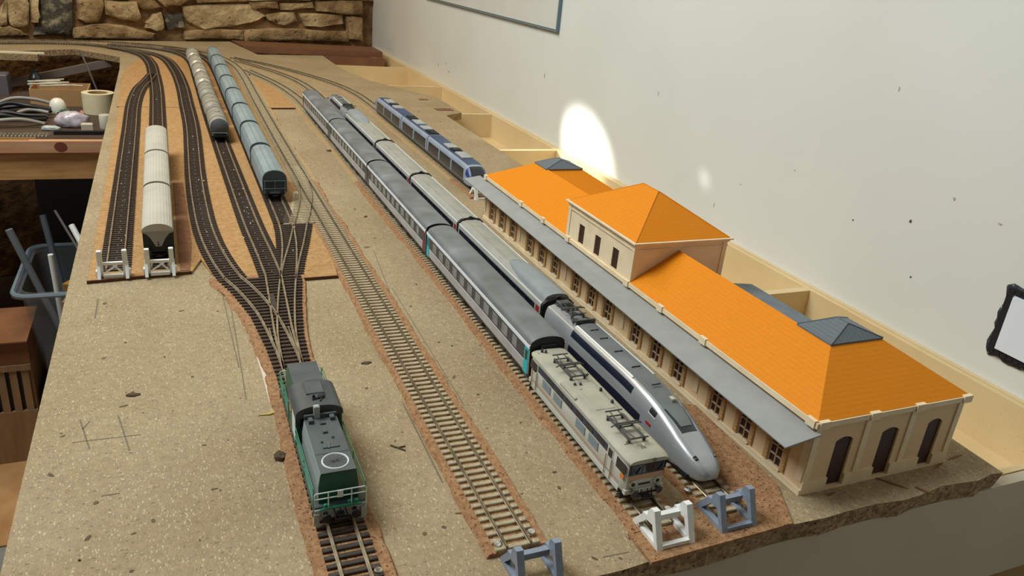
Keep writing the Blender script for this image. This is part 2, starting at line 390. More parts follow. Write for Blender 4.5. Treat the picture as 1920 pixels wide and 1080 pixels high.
# ------------------------------------------------------------------ chipboard layout board
BT = 0.016
outline = [(-.514, -.034)]
x = -.514
while x < .188:
    x += random.uniform(.012, .03); t = (x+.514)/.704
    outline.append((min(x, .19), -.034+t*.008+random.uniform(-.0022, .0022)))
outline += [(.192, .02), (.189, .4), (.187, .96), (.189, 1.40), (.240, 1.435), (.243, 1.63), (.165, 1.79), (.119, 1.892), (.085, 2.08), (.079, 2.38), (-.132, 2.335), (-.1926, 2.655)]
for k in range(0, 9): outline.append((-.1926-(k+1)*.08, 2.655-(k+1)*.08*.313-.012))
outline += [(-.915, 2.17), (-.81, 2.182), (-.643, 2.293), (-.521, 2.165), (-.515, 1.94)]
board = thing('layout_board', 'big chipboard baseboard carrying the whole model railway', 'board', (0, 0, 0))
mb = MB(); n = len(outline)
vs = [(p[0], p[1], 0) for p in outline]+[(p[0]+(random.uniform(-.0015, .0015) if p[1] < -.01 else 0), p[1]+(random.uniform(0, .004) if p[1] < -.01 else 0), -BT) for p in outline]
mb.add(vs, [tuple(range(n)), tuple(range(n, 2*n))[::-1]])
mb.build('board_panel', m_chip, board)
mb = MB(); mb.add(vs, [(i, (i+1) % n, n+(i+1) % n, n+i) for i in range(n)]); mb.build('board_edge', m_chip_edge, board, label='rough broken edge of the chipboard')
# torn splinters along the near edge by the station
mbs = MB()
for (x, y, l, a) in [(.075, .0, .026, -.9), (.158, .0, .02, .1), (.135, -.006, .016, .25), (.02, -.008, .01, .1), (.098, -.02, .014, -1.0)]:
    dx, dy = l*math.cos(a), l*math.sin(a)
    mbs.prism([(x, y), (x+dx*.5-.0012, y+dy*.5-.0012), (x+dx, y+dy), (x+dx*.5+.0012, y+dy*.5+.0015)], 'z', 0.00005, .0006)
mbs.build('crack', m_cork_dark, board, label='dark cracks in the chipboard near its corner')
# pencil lines and joints on the board
m_pencil = mat('pencil', (112, 100, 82), 0.8)
m_mark = mat('dark_mark', (70, 54, 38), 0.9, rgb2=(96, 76, 52), scale=200)
def line(p, q, w_, m=m_pencil, name='pencil_line', z=.0002):
    a, b = Vector((*p, 0)), Vector((*q, 0)); u = (b-a).normalized(); nrm = Vector((-u.y, u.x, 0))*w_/2
    return MB().prism([tuple((a+nrm)[:2]), tuple((a-nrm)[:2]), tuple((b-nrm)[:2]), tuple((b+nrm)[:2])], 'z', -.0005, z).build(name, m, board)
line((-0.4852, 0.4582), (-0.4854, 0.4117), 0.0012)
line((-0.3706, 0.4785), (-0.3679, 0.2851), 0.0008)
line((-0.3637, 0.4553), (-0.367, 0.2305), 0.0008)
line((-0.4853, 0.2315), (-0.4764, 0.19), 0.001)
line((-0.4595, 0.2301), (-0.4507, 0.1809), 0.001)
line((-0.4787, 0.2275), (-0.4826, 0.2175), 0.0008)
line((-0.4882, 0.2014), (-0.4433, 0.1998), 0.0006)
line((-0.2472, 0.1957), (-0.2485, 0.0851), 0.0012)
line((-0.1873, 0.5483), (-0.2089, 0.3248), 0.0006)
line((-0.1744, -0.0157), (-0.1551, -0.0165), 0.0006)
line((-0.1946, 0.4306), (-0.1991, 0.1791), 0.0006)
line((-0.4661, 0.1327), (-0.4552, 0.1324), 0.0009)

# cork underlay sheets
def sheet(name, poly, z0, z1, m, label):
    return tag(MB().prism(poly, 'z', z0, z1-.0004).build(name, m), label, 'cork')
CK = 0.003
sheet('cork_sheet', [(-.4967, .499), (-.397, .509), (-.386, .545), (-.378, .503), (-.362, .470), (-.300, .4670), (-.284, .4687), (-.2468, .4698), (-.239, .56), (-.2390, .66), (-.2390, 1.43), (-.499, 1.43)], 0, CK, m_cork_sheet, 'large orange cork sheet under the dark sidings, with a cut front edge')
sheet('cork_sheet', [(-.503, 1.434), (-.2390, 1.434), (-.2390, 2.2), (-.45, 2.2), (-.485, 2.06), (-.503, 1.9)], 0, CK, m_cork_sheet, 'cork sheet under the far end of the sidings, by the curve')
sheet('cork_sheet', [(-.148, -.0315), (-.030, -.0278), (-.010, .012), (-.0035, .125), (-.0475, .150), (-.0475, -.004), (-.148, -.002)], 0, .0029, m_cork, 'brown cork mat between high-speed train, station corner and near board edge')
sheet('cork_sheet', [(-.2080, 1.44), (-.148, 1.446), (-.156, 1.70), (-.2080, 1.86)], 0, CK, m_cork_sheet, 'small orange cork piece with a dark front edge between far tracks')

m_edge = mat('cork_cut_edge', (78, 48, 28), 0.9, rgb2=(98, 62, 36), scale=120)
for par, a, b in ((bpy.data.objects['cork_sheet'], (-.4975, .4975), (-.397, .5075)), (bpy.data.objects['cork_sheet'], (-.2845, .4672), (-.2466, .4683)), (bpy.data.objects['cork_sheet.003'], (-.2080, 1.4385), (-.148, 1.4445))):
    d_ = Vector((b[0]-a[0], b[1]-a[1], 0)).normalized(); n_ = Vector((-d_.y, d_.x, 0))*.0016
    MB().prism([(a[0], a[1]), (b[0], b[1]), (b[0]+n_.x, b[1]+n_.y), (a[0]+n_.x, a[1]+n_.y)], 'z', 0, .0034).build('cut_edge', m_edge, par)
sheet('cork_shade_strip', [(-.4085, .512), (-.3985, .512), (-.3935, .60), (-.3955, .86), (-.4085, .86)], CK-.0004, CK+.0006, m_cork_dark, 'brown cork strip with painted hopper wagon shade, between the hopper wagons and the curving siding')  # brown cork patch, its dark tone partly paints the shadow of the hopper wagons

# ------------------------------------------------------------------ tracks
RT = 0.007            # height of the rail heads above the board
GA = 0.00825          # half gauge
def sleeper_mesh(w_, l_, h_, m, name='sleeper'):
    me = MB().cbox(-l_/2, l_/2, -w_/2, w_/2, 0, h_, .0004).mesh(name); me.materials.append(m); return me
SL_GREY = sleeper_mesh(.0037, .0305, .0017, m_sleeper_grey)
SL_DARK = sleeper_mesh(.0037, .0305, .0017, m_sleeper_dark)
def frame_at(pts, i):
    t = (pts[min(i+1, len(pts)-1)]-pts[max(i-1, 0)]).normalized(); return t, Vector((-t.y, t.x, 0))
def rail(parent, pts, off, m, name='rail'):
    mb = MB(); rings = []
    for i, p in enumerate(pts):
        t, nr = frame_at(pts, i); c = p+nr*off
        rings.append([tuple(c+nr*a+Vector((0, 0, z))) for a, z in ((-.0010, CK+.0014), (-.0010, CK+.0020), (-.00045, CK+.0024), (-.00065, RT-.0008), (-.00065, RT), (.00065, RT), (.00065, RT-.0008), (.00045, CK+.0024), (.0010, CK+.0020), (.0010, CK+.0014))])
    mb.loft(rings); return mb.build(name, m, parent, smooth=30)
def track(name, label, path, sm, rm, bed=True, single_to=.75, step=3, group=None, skip=None):
    t0 = thing(name, label, 'track', (0, 0, 0), 0, group)
    pts = crom(path, .0024)
    for s in (1, -1): rail(t0, pts, s*GA, rm)
    far = MB()
    for i in range(1, len(pts), step):
        p = pts[i]; t, nr = frame_at(pts, i); a = math.atan2(t.y, t.x)-PI/2
        if skip and skip(p): continue
        if p.y < single_to: link('sleeper', sm, t0, (p.x, p.y, CK), (0, 0, a))
        else:
            e = nr*.0152; u = t*.0018; z0, z1 = CK, CK+.0017
            q = [p-e-u, p+e-u, p+e+u, p-e+u]
            far.add([(v.x, v.y, z0) for v in q]+[(v.x, v.y, z1) for v in q], [(4, 5, 6, 7), (0, 1, 5, 4), (1, 2, 6, 5), (2, 3, 7, 6), (3, 0, 4, 7)])
    if sm is SL_DARK and not bed:
        pins = MB(); m_pin = mat('pin_steel', (196, 186, 164), .4, .3)
        for i in range(5, len(pts), 9):
            if pts[i].y < 1.7: pins.cbox(pts[i].x-.00045, pts[i].x+.00045, pts[i].y-.0006, pts[i].y+.0006, CK+.0012, CK+.0021, .0002)
        pins.build('track_pins', m_pin, t0, kind='stuff')
    if far.v: far.build('sleepers', sm.materials[0], t0, kind='stuff')
    if bed:
        mb = MB(); rings = []; wl = wr = .021
        for i in range(0, len(pts), 2):
            t, nr = frame_at(pts, i); p = pts[i]
            wl = min(.0235, max(.019, wl+random.uniform(-.0007, .0007))); wr = min(.0235, max(.019, wr+random.uniform(-.0007, .0007)))
            rings.append([tuple(p+nr*o+Vector((0, 0, z))) for o, z in ((wl+.0012, 0), (wl-.0006, CK), (-wr+.0006, CK), (-wr-.0012, 0))])
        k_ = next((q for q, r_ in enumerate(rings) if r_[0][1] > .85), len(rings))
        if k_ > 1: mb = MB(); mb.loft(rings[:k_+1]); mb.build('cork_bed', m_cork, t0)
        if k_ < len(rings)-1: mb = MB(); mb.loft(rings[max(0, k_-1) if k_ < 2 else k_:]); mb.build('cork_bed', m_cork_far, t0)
    return t0

cut = lambda y0, y1: (lambda p: y0 < p.y < y1)
pD = [(-.2245, .0045), (-.2245, .5), (-.2245, 1.0), (-.222, 1.5), (-.2185, 1.85), (-.226, 2.05), (-.262, 2.23), (-.35, 2.36), (-.48, 2.43), (-.64, 2.445), (-.9, 2.37)]
track('railway_track', 'empty light-grey sleepered track beside the green locomotive, ending at a grey buffer stop', pD, SL_GREY, m_rail_grey, single_to=.95)
track('railway_track', 'dark-sleepered track on which the green diesel locomotive stands', [(-.3262, -.031), (-.3262, .05), (-.3258, .15), (-.3250, .262)], SL_DARK, m_rail)
track('railway_track', 'track under the beige electric locomotive and its grey passenger coaches', [(-.1233, -.004), (-.1233, .7), (-.1233, 1.42), (-.1300, 1.60), (-.149, 1.75), (-.176, 1.87), (-.2005, 1.965)], SL_GREY, m_rail_grey, single_to=.72)
track('railway_track', 'track under the silver high-speed train, alongside the station', [(-.0656, -.006), (-.0677, .12), (-.0704, .28), (-.0707, .40), (-.0707, .7), (-.0707, 1.5), (-.0765, 1.70), (-.094, 1.83), (-.128, 1.95), (-.170, 2.05), (-.212, 2.145)], SL_GREY, m_rail_grey, single_to=.12)
track('railway_track', 'track under the blue railcar, ending behind the station canopy', [(.035, .748), (.035, 1.1), (.035, 1.50), (.024, 1.67), (-.008, 1.81), (-.066, 1.955), (-.137, 2.09), (-.22, 2.205)], SL_GREY, m_rail_grey, single_to=.3)
track('railway_track', 'outermost empty dark siding along the open left board edge', [(-.4722, .522), (-.4722, .8), (-.4722, 1.2), (-.4722, 1.45), (-.464, 1.63), (-.448, 1.75), (-.436, 1.85)], SL_DARK, m_rail_brown, bed=False, single_to=.6)
track('railway_track', 'dark siding under the three beige hopper wagons', [(-.428, .520), (-.428, .9), (-.4275, 1.3), (-.428, 1.6), (-.434, 1.85), (-.444, 2.06), (-.475, 2.225), (-.563, 2.352), (-.678, 2.39), (-.84, 2.335)], SL_DARK, m_rail_brown, bed=False, single_to=.6)
track('railway_track', 'empty dark siding curving from the three-way turnout, next to the hopper wagons', [(-.3575, .478), (-.3655, .525), (-.3735, .60), (-.3775, .70), (-.3772, .885), (-.370, 1.22), (-.371, 1.45), (-.373, 1.69), (-.383, 1.93), (-.406, 2.14), (-.458, 2.262), (-.555, 2.338)], SL_DARK, m_rail_brown, bed=False, single_to=.75)
track('railway_track', 'dark siding under the row of grey tank wagons', [(-.3151, .478), (-.317, .55), (-.3205, .65), (-.3228, .8), (-.3262, 1.09), (-.3295, 1.4), (-.331, 1.8), (-.336, 2.1), (-.366, 2.27), (-.44, 2.36), (-.56, 2.408)], SL_DARK, m_rail_brown, bed=False, single_to=.78)
track('railway_track', 'dark siding under the row of blue-grey covered wagons', [(-.2783, .655), (-.278, .75), (-.278, 1.1), (-.2785, 1.5), (-.279, 1.95), (-.29, 2.15), (-.327, 2.30), (-.40, 2.385)], SL_DARK, m_rail_brown, bed=False, single_to=.78)

# three-way turnout: legs to the left, middle and right
legL = [(-.3250, .262), (-.3272, .31), (-.3335, .38), (-.346, .44), (-.3575, .478)]
legM = [(-.3250, .262), (-.3235, .33), (-.3190, .41), (-.3151, .478)]
legR = [(-.3250, .262), (-.3212, .33), (-.3122, .40), (-.3020, .462)]
def xat(path, y):
    for a, b in zip(path, path[1:]):
        if a[1] <= y <= b[1]: return a[0]+(b[0]-a[0])*(y-a[1])/(b[1]-a[1])
    return path[-1][0] if y > path[-1][1] else path[0][0]
tw = thing('turnout', 'dark three-way turnout fanning out beyond the green locomotive', 'turnout')
tlegs = [crom(l, .0024) for l in (legL, legM, legR)]
for pts in tlegs:
    for s in (1, -1): rail(tw, pts, s*GA, m_rail)
y = .266
while y < .478:
    xs = [xat(l, y) for l in (legL, legM, legR)]
    segs = [(min(xs), max(xs))]
    for a, b in segs:
        MB().cbox(a-.0155, b+.0155, -.0018, .0018, 0, .0017, .0004).build('sleeper', m_sleeper_dark, tw, (0, y, CK))
    y += .0074
for (x0, x1, y0, y1) in [(-.336, -.3335, .30, .345), (-.3185, -.316, .30, .345)]:
    box('point_blade', m_rail, tw, x0, x0+.0009, y0, y1, CK+.0016, RT-.0002)
box('frog', m_sleeper_dark, tw, -.3275, -.3215, .385, .425, CK+.0017, CK+.003)
mb = MB(); rings = []
for k in range(0, 25):
    yy = .256+k*.0096; xs = [xat(l, yy) for l in (legL, legM, legR)]
    rings.append([(min(xs)-.024+random.uniform(-.002, .002), yy, 0), (min(xs)-.0225+random.uniform(-.001, .001), yy, CK-.0002), (max(xs)+.019+random.uniform(-.001, .001), yy, CK-.0002), (max(xs)+.020, yy, 0)])
mb.loft(rings); mb.build('cork_bed', m_cork, tw)
# second turnout: right leg splits towards the covered wagons and the grey track
tw2 = thing('turnout', 'dark two-way turnout in front of the covered wagons', 'turnout')
legA = [(-.3020, .462), (-.2935, .512), (-.2850, .57), (-.2800, .62), (-.2783, .655)]
legB = [(-.3020, .462), (-.2905, .515), (-.2760, .575), (-.2605, .645)]
for l in (legA, legB):
    pts = crom(l, .0024)
    for s in (1, -1): rail(tw2, pts, s*GA, m_rail)
y = .482
while y < .652:
    xs = [xat(l, y) for l in (legA, legB)]
    MB().cbox(min(xs)-.0155, max(xs)+.0155, -.0018, .0018, 0, .0017, .0004).build('sleeper', m_sleeper_dark, tw2, (0, y, CK)); y += .0072
box('frog', m_rail, tw2, -.2712, -.2690, .628, .644, CK+.0017, RT-.0003)
# pale joining turnout up to the grey track
tw3 = thing('turnout', 'pale concrete-coloured turnout leg joining the grey track beside the last covered wagon', 'turnout')
legC = [(-.2605, .645), (-.2445, .713), (-.2320, .78), (-.2262, .85), (-.2247, .92)]
pts = crom(legC, .0024)
for s in (1, -1): rail(tw3, pts, s*GA, m_rail)
y = .655
while y < .79:
    xl = xat(legC, y); MB().box(xl-.0155, -.2405, -.0018, .0018, 0, .0014).build('sleeper', m_sleeper_grey, tw3, (0, y, CK+.0002)); y += .0072
MB().prism([(-.281, .651), (-.243, .651), (-.2405, .80), (-.247, .80), (-.262, .72), (-.275, .69)], 'z', CK, CK+.0006).build('base_strip', m_sleeper_grey, tw3)

# screws fixing the track ends
sme = MB(); sme.lathe([(.0001, 0), (.0026, .0002), (.0024, .0012), (.0008, .0014)], (0, 0, 0), 14); sme.box(-.0016, .0016, -.0003, .0003, .0013, .00155)
scr = sme.mesh('screw', 30); scr.materials.append(m_screw)
for x, y, lab in [(-.2372, .0099, 'shiny screw left of the grey track end, by the grey buffer stop'), (-.2115, .0145, 'shiny screw right of the grey track end'), (-.3135, .0098, 'shiny screw beside the green locomotive track'),
                  (-.1375, -.0005, 'shiny screw left of the electric locomotive track end'), (-.1100, .0085, 'shiny screw right of the electric locomotive track end'), (-.0840, .0225, 'shiny screw beside the high-speed train nose')]:
    o = link('screw', scr, None, (x, y, CK+.0015)); tag(o, lab, 'screw')

# track pins in the dark sidings are tiny: one mesh per siding would be stuff; a few white crumbs show
m_crumb = mat('plaster_crumb', (226, 218, 200), 0.8)
crumbs = MB()
for k in range(55):
    lx = random.choice([-.4722, -.428, -.374, -.322, -.278]); yy = random.uniform(.53, 1.6)
    xx = lx+random.gauss(0, .006); s_ = random.uniform(.0004, .0009)
    crumbs.cbox(xx-s_, xx+s_, yy-s_*1.6, yy+s_*1.6, CK+.0015, CK+.0022+s_*.5, s_*.4)
o = crumbs.build('plaster_crumbs', m_crumb, None, kind='stuff'); tag(o, 'tiny pale plaster crumbs scattered along the dark sidings', 'crumbs')

# ------------------------------------------------------------------ buffer stops
def buffer_tri(label, x, y0, m, flat=False, z=0.0, rz=0):
    """printed A-frame buffer stop: two pierced triangular cheeks, cross beam and rear sill"""
    t = thing('buffer_stop', label, 'buffer stop', (x, y0, z), rz)
    A, B = (.0155, 0), (-.0155, 0)
    outer = [B, (.0155, 0), (.0155, .0022), (.0065, .0135), (.0065, .0150), (.0015, .0160), (.0010, .0205), (-.0010, .0235), (-.0055, .0238), (-.0075, .0190)]
    hole = [(-.0105, .0028), (.0095, .0028), (.0015, .0125), (-.0055, .0135)]
    for s in (-1, 1):
        mb = MB(); xa, xb = (s*.0125-.0023, s*.0125+.0023)
        n, h = len(outer), len(hole)
        # bridge the outer ring to the hole with quads/tris
        vs = []; 
        for xx in (xa, xb):
            vs += [(xx, *p) for p in outer]+[(xx, *p) for p in hole]
        N_ = n+h; fs = []
        ring = [(0, 1, n+1, n), (1, 2, n+1), (2, 3, n+2, n+1), (3, 4, n+2), (4, 5, n+2), (5, 6, n+2), (6, 7, n+3, n+2), (7, 8, n+3), (8, 9, n+3), (9, 0, n, n+3)]
        for q in ring:
            fs.append(tuple(q)); fs.append(tuple(i+N_ for i in q)[::-1])
        for i in range(n): fs.append((i, (i+1) % n, N_+(i+1) % n, N_+i))
        for i in range(h): fs.append((n+i, n+(i+1) % h, N_+n+(i+1) % h, N_+n+i))
        mb.add(vs, fs); mb.build('side_frame', m, t)
    box('cross_beam', m, t, -.0105, .0105, -.0005, .0035, .0105, .0150)
    box('sill', m, t, -.0105, .0105, -.0150, -.0118, 0, .0030)
    return t
buffer_tri('white printed buffer stop in front of the beige electric locomotive', -.1243, -.0085, m_white_pl, z=.0025)
buffer_tri('grey printed buffer stop in front of the high-speed train nose', -.0715, -.0068, m_grey_pl, z=.0025)
buffer_tri('grey printed buffer stop closing the empty light-grey track', -.2232, -.0135, m_grey_pl)
buffer_tri('small white buffer stop at the end of the blue railcar track', .0335, .755, m_white_pl)
def buffer_post(label, x, y):
    t = thing('buffer_stop', label, 'buffer stop', (x, y, CK))
    for s in (-1, 1):
        MB().cbox(s*.0118-.0024, s*.0118+.0024, -.002, .003, 0, .0285, .0006).build('post', m_white_pl, t)
        MB().prism([(-.010, 0), (.0, 0), (.0, .016)], 'x', s*.0132-.0016, s*.0132+.0016).build('brace', m_white_pl, t)
        MB().cbox(s*.0148-.0016, s*.0148+.0016, -.002, .0045, .0, .007, .0006).build('foot', m_white_pl, t)
    box('cross_beam', m_white_pl, t, -.0094, .0094, -.0015, .0020, .0125, .0155)
    box('base_beam', m_white_pl, t, -.0094, .0094, -.0060, -.0015, 0, .0035)
    mb = MB(); mb.bar((-.008, -.001, .0045), (.004, -.001, .0125), .0011); mb.bar((.008, -.001, .0045), (.0, -.001, .0125), .0011)
    mb.build('lattice', m_white_pl, t)
    return t
buffer_post('white post buffer stop closing the outermost empty siding', -.4728, .509)
buffer_post('white post buffer stop against the black end of the nearest hopper wagon', -.428, .5085)

# ------------------------------------------------------------------ station building
OV = .0022; HE = .0634; HR = .094; WS = .152; WB = .1014; LS = .655; RUN = .0507
st = thing('station_building', 'cream model station with orange tiled roofs, central tower and grey canopy', 'building', (0, 0, 0))
def wall_open(mb, axis, a0, a1, t0, t1, z0, z1, ops):
    """wall slab along an axis with rectangular / segment-arched openings ops=[(a,b,zb,zt,rise)]"""
    cur = a0
    def slab(p, q, zz0, zz1):
        if q-p < 1e-6 or zz1-zz0 < 1e-6: return
        if axis == 'y': mb.box(t0, t1, p, q, zz0, zz1)
        else: mb.box(p, q, t0, t1, zz0, zz1)
    for a, b, zb, zt, rise in sorted(ops):
        slab(cur, a, z0, z1); slab(a, b, z0, zb)
        if rise == 0: slab(a, b, zt, z1)
        else:
            n = 8; arch = [(a+(b-a)*k/n, zt-rise+rise*(1-(2*k/n-1)**2)) for k in range(n+1)]
            poly = arch+[(b, z1), (a, z1)]
            mb.prism(poly, 'x' if axis == 'y' else 'y', t0, t1)
        cur = b
    slab(cur, a1, z0, z1)
wy = [.0294, .0668, .1045, .162, .199, .236, .292, .328, .365, .419, .4565, .4935, .549, .5865, .6235]
WW = .0068
mb = MB(); wall_open(mb, 'y', 0, LS, 0, .003, 0, HE, [(c-WW, c+WW, .0062, .0385, 0) for c in wy]); mb.build('track_side_wall', m_st_wall, st)
dx = [(.0322, .0085), (.079, .0088), (.1268, .0078)]
mb = MB(); wall_open(mb, 'x', .003, WS-.003, 0, .003, 0, HE, [(c-h_, c+h_, .0018, .0450, .0032) for c, h_ in dx]); mb.build('end_wall', m_st_wall, st)
mb = MB(); mb.box(WS-.003, WS, 0, .1307, 0, HE); mb.box(WB, WS-.003, .1277, .1307, 0, HE); mb.box(WB-.003, WB, .1307, .5243, 0, HE)
mb.box(WB, WS-.003, .5243, .5273, 0, HE); mb.box(WS-.003, WS, .5243, LS, 0, HE); mb.box(.003, WS-.003, LS-.003, LS, 0, HE); mb.build('rear_wall', m_st_wall, st)
# doors of the end wall
for c, h_ in dx:
    box('door', m_st_door, st, c-h_-.001, c+h_+.001, .0016, .0024, .0005, .0462)
# track side windows with glazing bars and shutters
wme = MB().box(.0014, .002, -WW-.0005, WW+.0005, .006, .039).mesh('window'); wme.materials.append(m_st_door)
bme = MB(); bme.box(-.0002, .0013, -.00038, .00038, .0062, .0385)
for zz in (.0062, .0142, .0225, .0310): bme.box(-.0002, .0013, -WW, WW, zz, zz+.00075)
for s_ in (-1, 1): bme.box(-.0002, .0013, s_*WW-.0005, s_*WW+.0005, .0062, .0385)
bme = bme.mesh('glazing_bars'); bme.materials.append(m_st_bar)
shm = {}
for s_ in (-1, 1):
    q = MB(); q.box(-.0016, -.0002, s_*(WW+.0026)-.0023, s_*(WW+.0026)+.0023, .0068, .0385)
    for k in range(9): q.box(-.0020, -.0016, s_*(WW+.0026)-.0018, s_*(WW+.0026)+.0018, .0085+k*.0033, .0100+k*.0033)
    shm[s_] = q.mesh('shutter'); shm[s_].materials.append(m_st_shut)
sill = MB().box(-.0022, .001, -WW-.001, WW+.001, .0048, .0062).mesh('window_sill'); sill.materials.append(m_st_plain)
for c in wy:
    wdw = link('window', wme, st, (0, c, 0))
    link('glazing_bars', bme, wdw); link('window_sill', sill, wdw)
    for s_ in (-1, 1): link('shutter', shm[s_], wdw)
# pilasters, plinth and cornice
for y in (.0, .1307, .2595, .3905, .5243, LS-.0055):
    box('pilaster', m_st_plain, st, -.0011, .0, y, y+.0055, .0112, HE-.005)
for x in (.0, .0490, .0955, WS-.0055):
    box('pilaster', m_st_plain, st, x, x+.0055, -.0011, 0, .0112, HE-.005)
    box('cornice_block', m_st_plain, st, x-.001, x+.0085, -.0042, -.0005, HE-.0052, HE+.0008)
for y in (.0, .1307, .1980, .2595, .3905, .4570, .5243, LS-.0055):
    box('cornice_block', m_st_plain, st, -.0042, -.0005, y-.001, y+.0075, HE-.0052, HE+.0008)
mb = MB(); mb.box(-.0018, 0, -.0018, LS, 0, .0046); mb.box(0, WS+.001, -.0018, 0, 0, .0018)
for a, b in ((0, .0237), (.0407, .0702), (.0878, .119), (.1346, WS)): mb.box(a, b, -.0018, 0, .0018, .0112)
mb.build('plinth', m_st_plain, st)
mb = MB(); mb.box(-.0032, .001, -.0032, LS+.003, HE-.0045, HE-.0002); mb.box(.001, WS+.003, -.0032, .001, HE-.0045, HE-.0002); mb.box(WS-.001, WS+.003, .001, .134, HE-.0045, HE-.0002)
mb.box(WB-.001, WB+.003, .134, .521, HE-.0045, HE-.0002); mb.box(WS-.001, WS+.003, .521, LS+.003, HE-.0045, HE-.0002); mb.box(.001, WS-.001, LS-.001, LS+.003, HE-.0045, HE-.0002)
mb.build('cornice', m_st_plain, st)
def slope(pts, m=m_roof, t=.0012, name='roof_slope', parent=st, **k):
    P = [Vector(p) for p in pts]; nrm = (P[1]-P[0]).cross(P[2]-P[0]).normalized()
    if nrm.z < 0: nrm = -nrm
    n = len(P); mb = MB(); mb.add([tuple(p) for p in P]+[tuple(p-nrm*t) for p in P], [tuple(range(n)), tuple(range(n, 2*n))[::-1]]+[(i, (i+1) % n, n+(i+1) % n, n+i) for i in range(n)])
    return mb.build(name, m, parent, **k)
m_seam = course_mat('zinc_seams', (108, 115, 118), .0042, 0.75, 0.9, axis='X', rough=0.5)
TY0, TY1 = .259, .400
def wing(f, ty):
    Y = f
    b = .0837
    slope([(-OV, Y(-OV), HE), (-OV, Y(ty), HE), (RUN, Y(ty), HR), (RUN, Y(RUN), HR)])
    slope([(-OV, Y(-OV), HE), (WS+OV, Y(-OV), HE), (WS-RUN, Y(RUN), HR), (RUN, Y(RUN), HR)])
    slope([(WS+OV, Y(-OV), HE), (WS+OV, Y(.133), HE), (WS-RUN, Y(b), HR), (WS-RUN, Y(RUN), HR)])
    slope([(WS+OV, Y(.133), HE), (WS-RUN, Y(b), HR), (RUN, Y(b), HR), (WB+OV, Y(.133), HE)])
    slope([(RUN, Y(b), HR), (RUN, Y(ty), HR), (WB+OV, Y(ty), HE), (WB+OV, Y(.133), HE)])
    x0, x1, y0, y1 = RUN-.002, WS-RUN+.002, Y(RUN-.002), Y(b+.003)
    zc, zp, ya, yb = HR+.0004, HR+.0098, Y(.062), Y(.0735); xm = (x0+x1)/2
    mb = MB(); V = [(x0, y0, zc), (x1, y0, zc), (x1, y1, zc), (x0, y1, zc), (xm, ya, zp), (xm, yb, zp)]
    mb.add(V+[(v[0], v[1], zc-.0014) for v in V[:4]], [(0, 1, 4), (1, 2, 5, 4), (2, 3, 5), (3, 0, 4, 5), (6, 7, 1, 0), (7, 8, 2, 1), (8, 9, 3, 2), (9, 6, 0, 3), (9, 8, 7, 6)])
    cap = mb.build('zinc_cap', m_seam, st)
    mb = MB()
    for a, c in ((V[0], V[4]), (V[1], V[4]), (V[2], V[5]), (V[3], V[5]), (V[4], V[5])): mb.bar(a, c, .0006)
    mb.build('ridge_strip', m_zinc_d, cap)
wing(lambda y: y, TY0)
wing(lambda y: LS-y, LS-TY1)
# tower
TX0, TX1, TZ = -.0012, .1085, .1035
tw_ys = [.2928, .3306, .3668]
tower = MB(); wall_open(tower, 'y', TY0, TY1, TX0, TX0+.003, HE-.004, TZ, [(c-.006, c+.006, .0650, .0862, 0) for c in tw_ys])
tower.box(TX0+.003, TX1, TY0, TY0+.003, HE-.004, TZ); tower.box(TX0+.003, TX1, TY1-.003, TY1, HE-.004, TZ); tower.box(TX1-.003, TX1, TY0+.003, TY1-.003, .0, TZ)
tower = tower.build('tower', m_st_plain, st)
for c in tw_ys: box('tower_window', m_st_door, tower, TX0+.0012, TX0+.002, c-.0065, c+.0065, .0645, .0867)
for (x0, x1, y0, y1) in ((TX0-.0008, TX0, TY0-.0008, TY0+.005), (TX0-.0008, TX0, TY1-.005, TY1+.0008), (TX0, TX0+.005, TY0-.0008, TY0), (TX1-.005, TX1, TY0-.0008, TY0)):
    box('corner_strip', m_st_plain, tower, x0, x1, y0, y1, HE-.003, TZ)
mb = MB(); mb.box(TX0-.0012, TX1+.0012, TY0-.0012, TY1+.0012, TZ-.0075, TZ-.0065); mb.build('string_course', m_st_plain, tower)
prof = [(0, TZ-.003), (.0014, TZ-.003), (.0022, TZ-.001), (.0042, TZ-.0002), (.0042, TZ+.0012), (0, TZ+.0012)]
mb = MB(); rings = []
for px, pz in prof[1:5]: rings.append([(TX0-px, TY0-px, pz), (TX1+px, TY0-px, pz), (TX1+px, TY1+px, pz), (TX0-px, TY1+px, pz)])
mb.loft(rings); mb.build('tower_cornice', m_st_plain, tower)
e = .0014; zb, zr = TZ+.0014, .1385; xr = .0537; ra, rb = .3150, .3445
A_, B_, C_, D_ = (TX0-e, TY0-e, zb), (TX1+e, TY0-e, zb), (TX1+e, TY1+e, zb), (TX0-e, TY1+e, zb)
R1, R2 = (xr, ra, zr), (xr, rb, zr)
for P in ([A_, D_, R2, R1], [A_, B_, R1], [B_, C_, R2, R1], [C_, D_, R2]): slope(P, parent=tower, name='tower_roof_slope')
mb = MB()
for a, c in ((A_, R1), (B_, R1), (C_, R2), (D_, R2), (R1, R2)): mb.bar((a[0], a[1], a[2]-.0002), (c[0], c[1], c[2]), .0006)
mb.build('ridge_tile', m_roof, tower)
# canopies
slope([(-.0010, -.0065, .0562), (-.0010, .680, .0562), (-.0215, .690, .0495), (-.0300, -.0045, .0495)], m_zinc, .0013, 'platform_canopy', label='long grey platform canopy')
slope([(WB+.001, .140, .0555), (WB+.001, .258, .0555), (.152, .258, .050), (.152, .140, .050)], m_zinc_d, .0013, 'rear_canopy')
mb = MB()
for y in (.002, .1335, .262, .393, .527, .650): mb.prism([(-.0215, .0495), (-.001, .0545), (-.001, .0455), (-.003, .0455)], 'y', y, y+.0012)
mb.build('canopy_bracket', m_zinc, st)

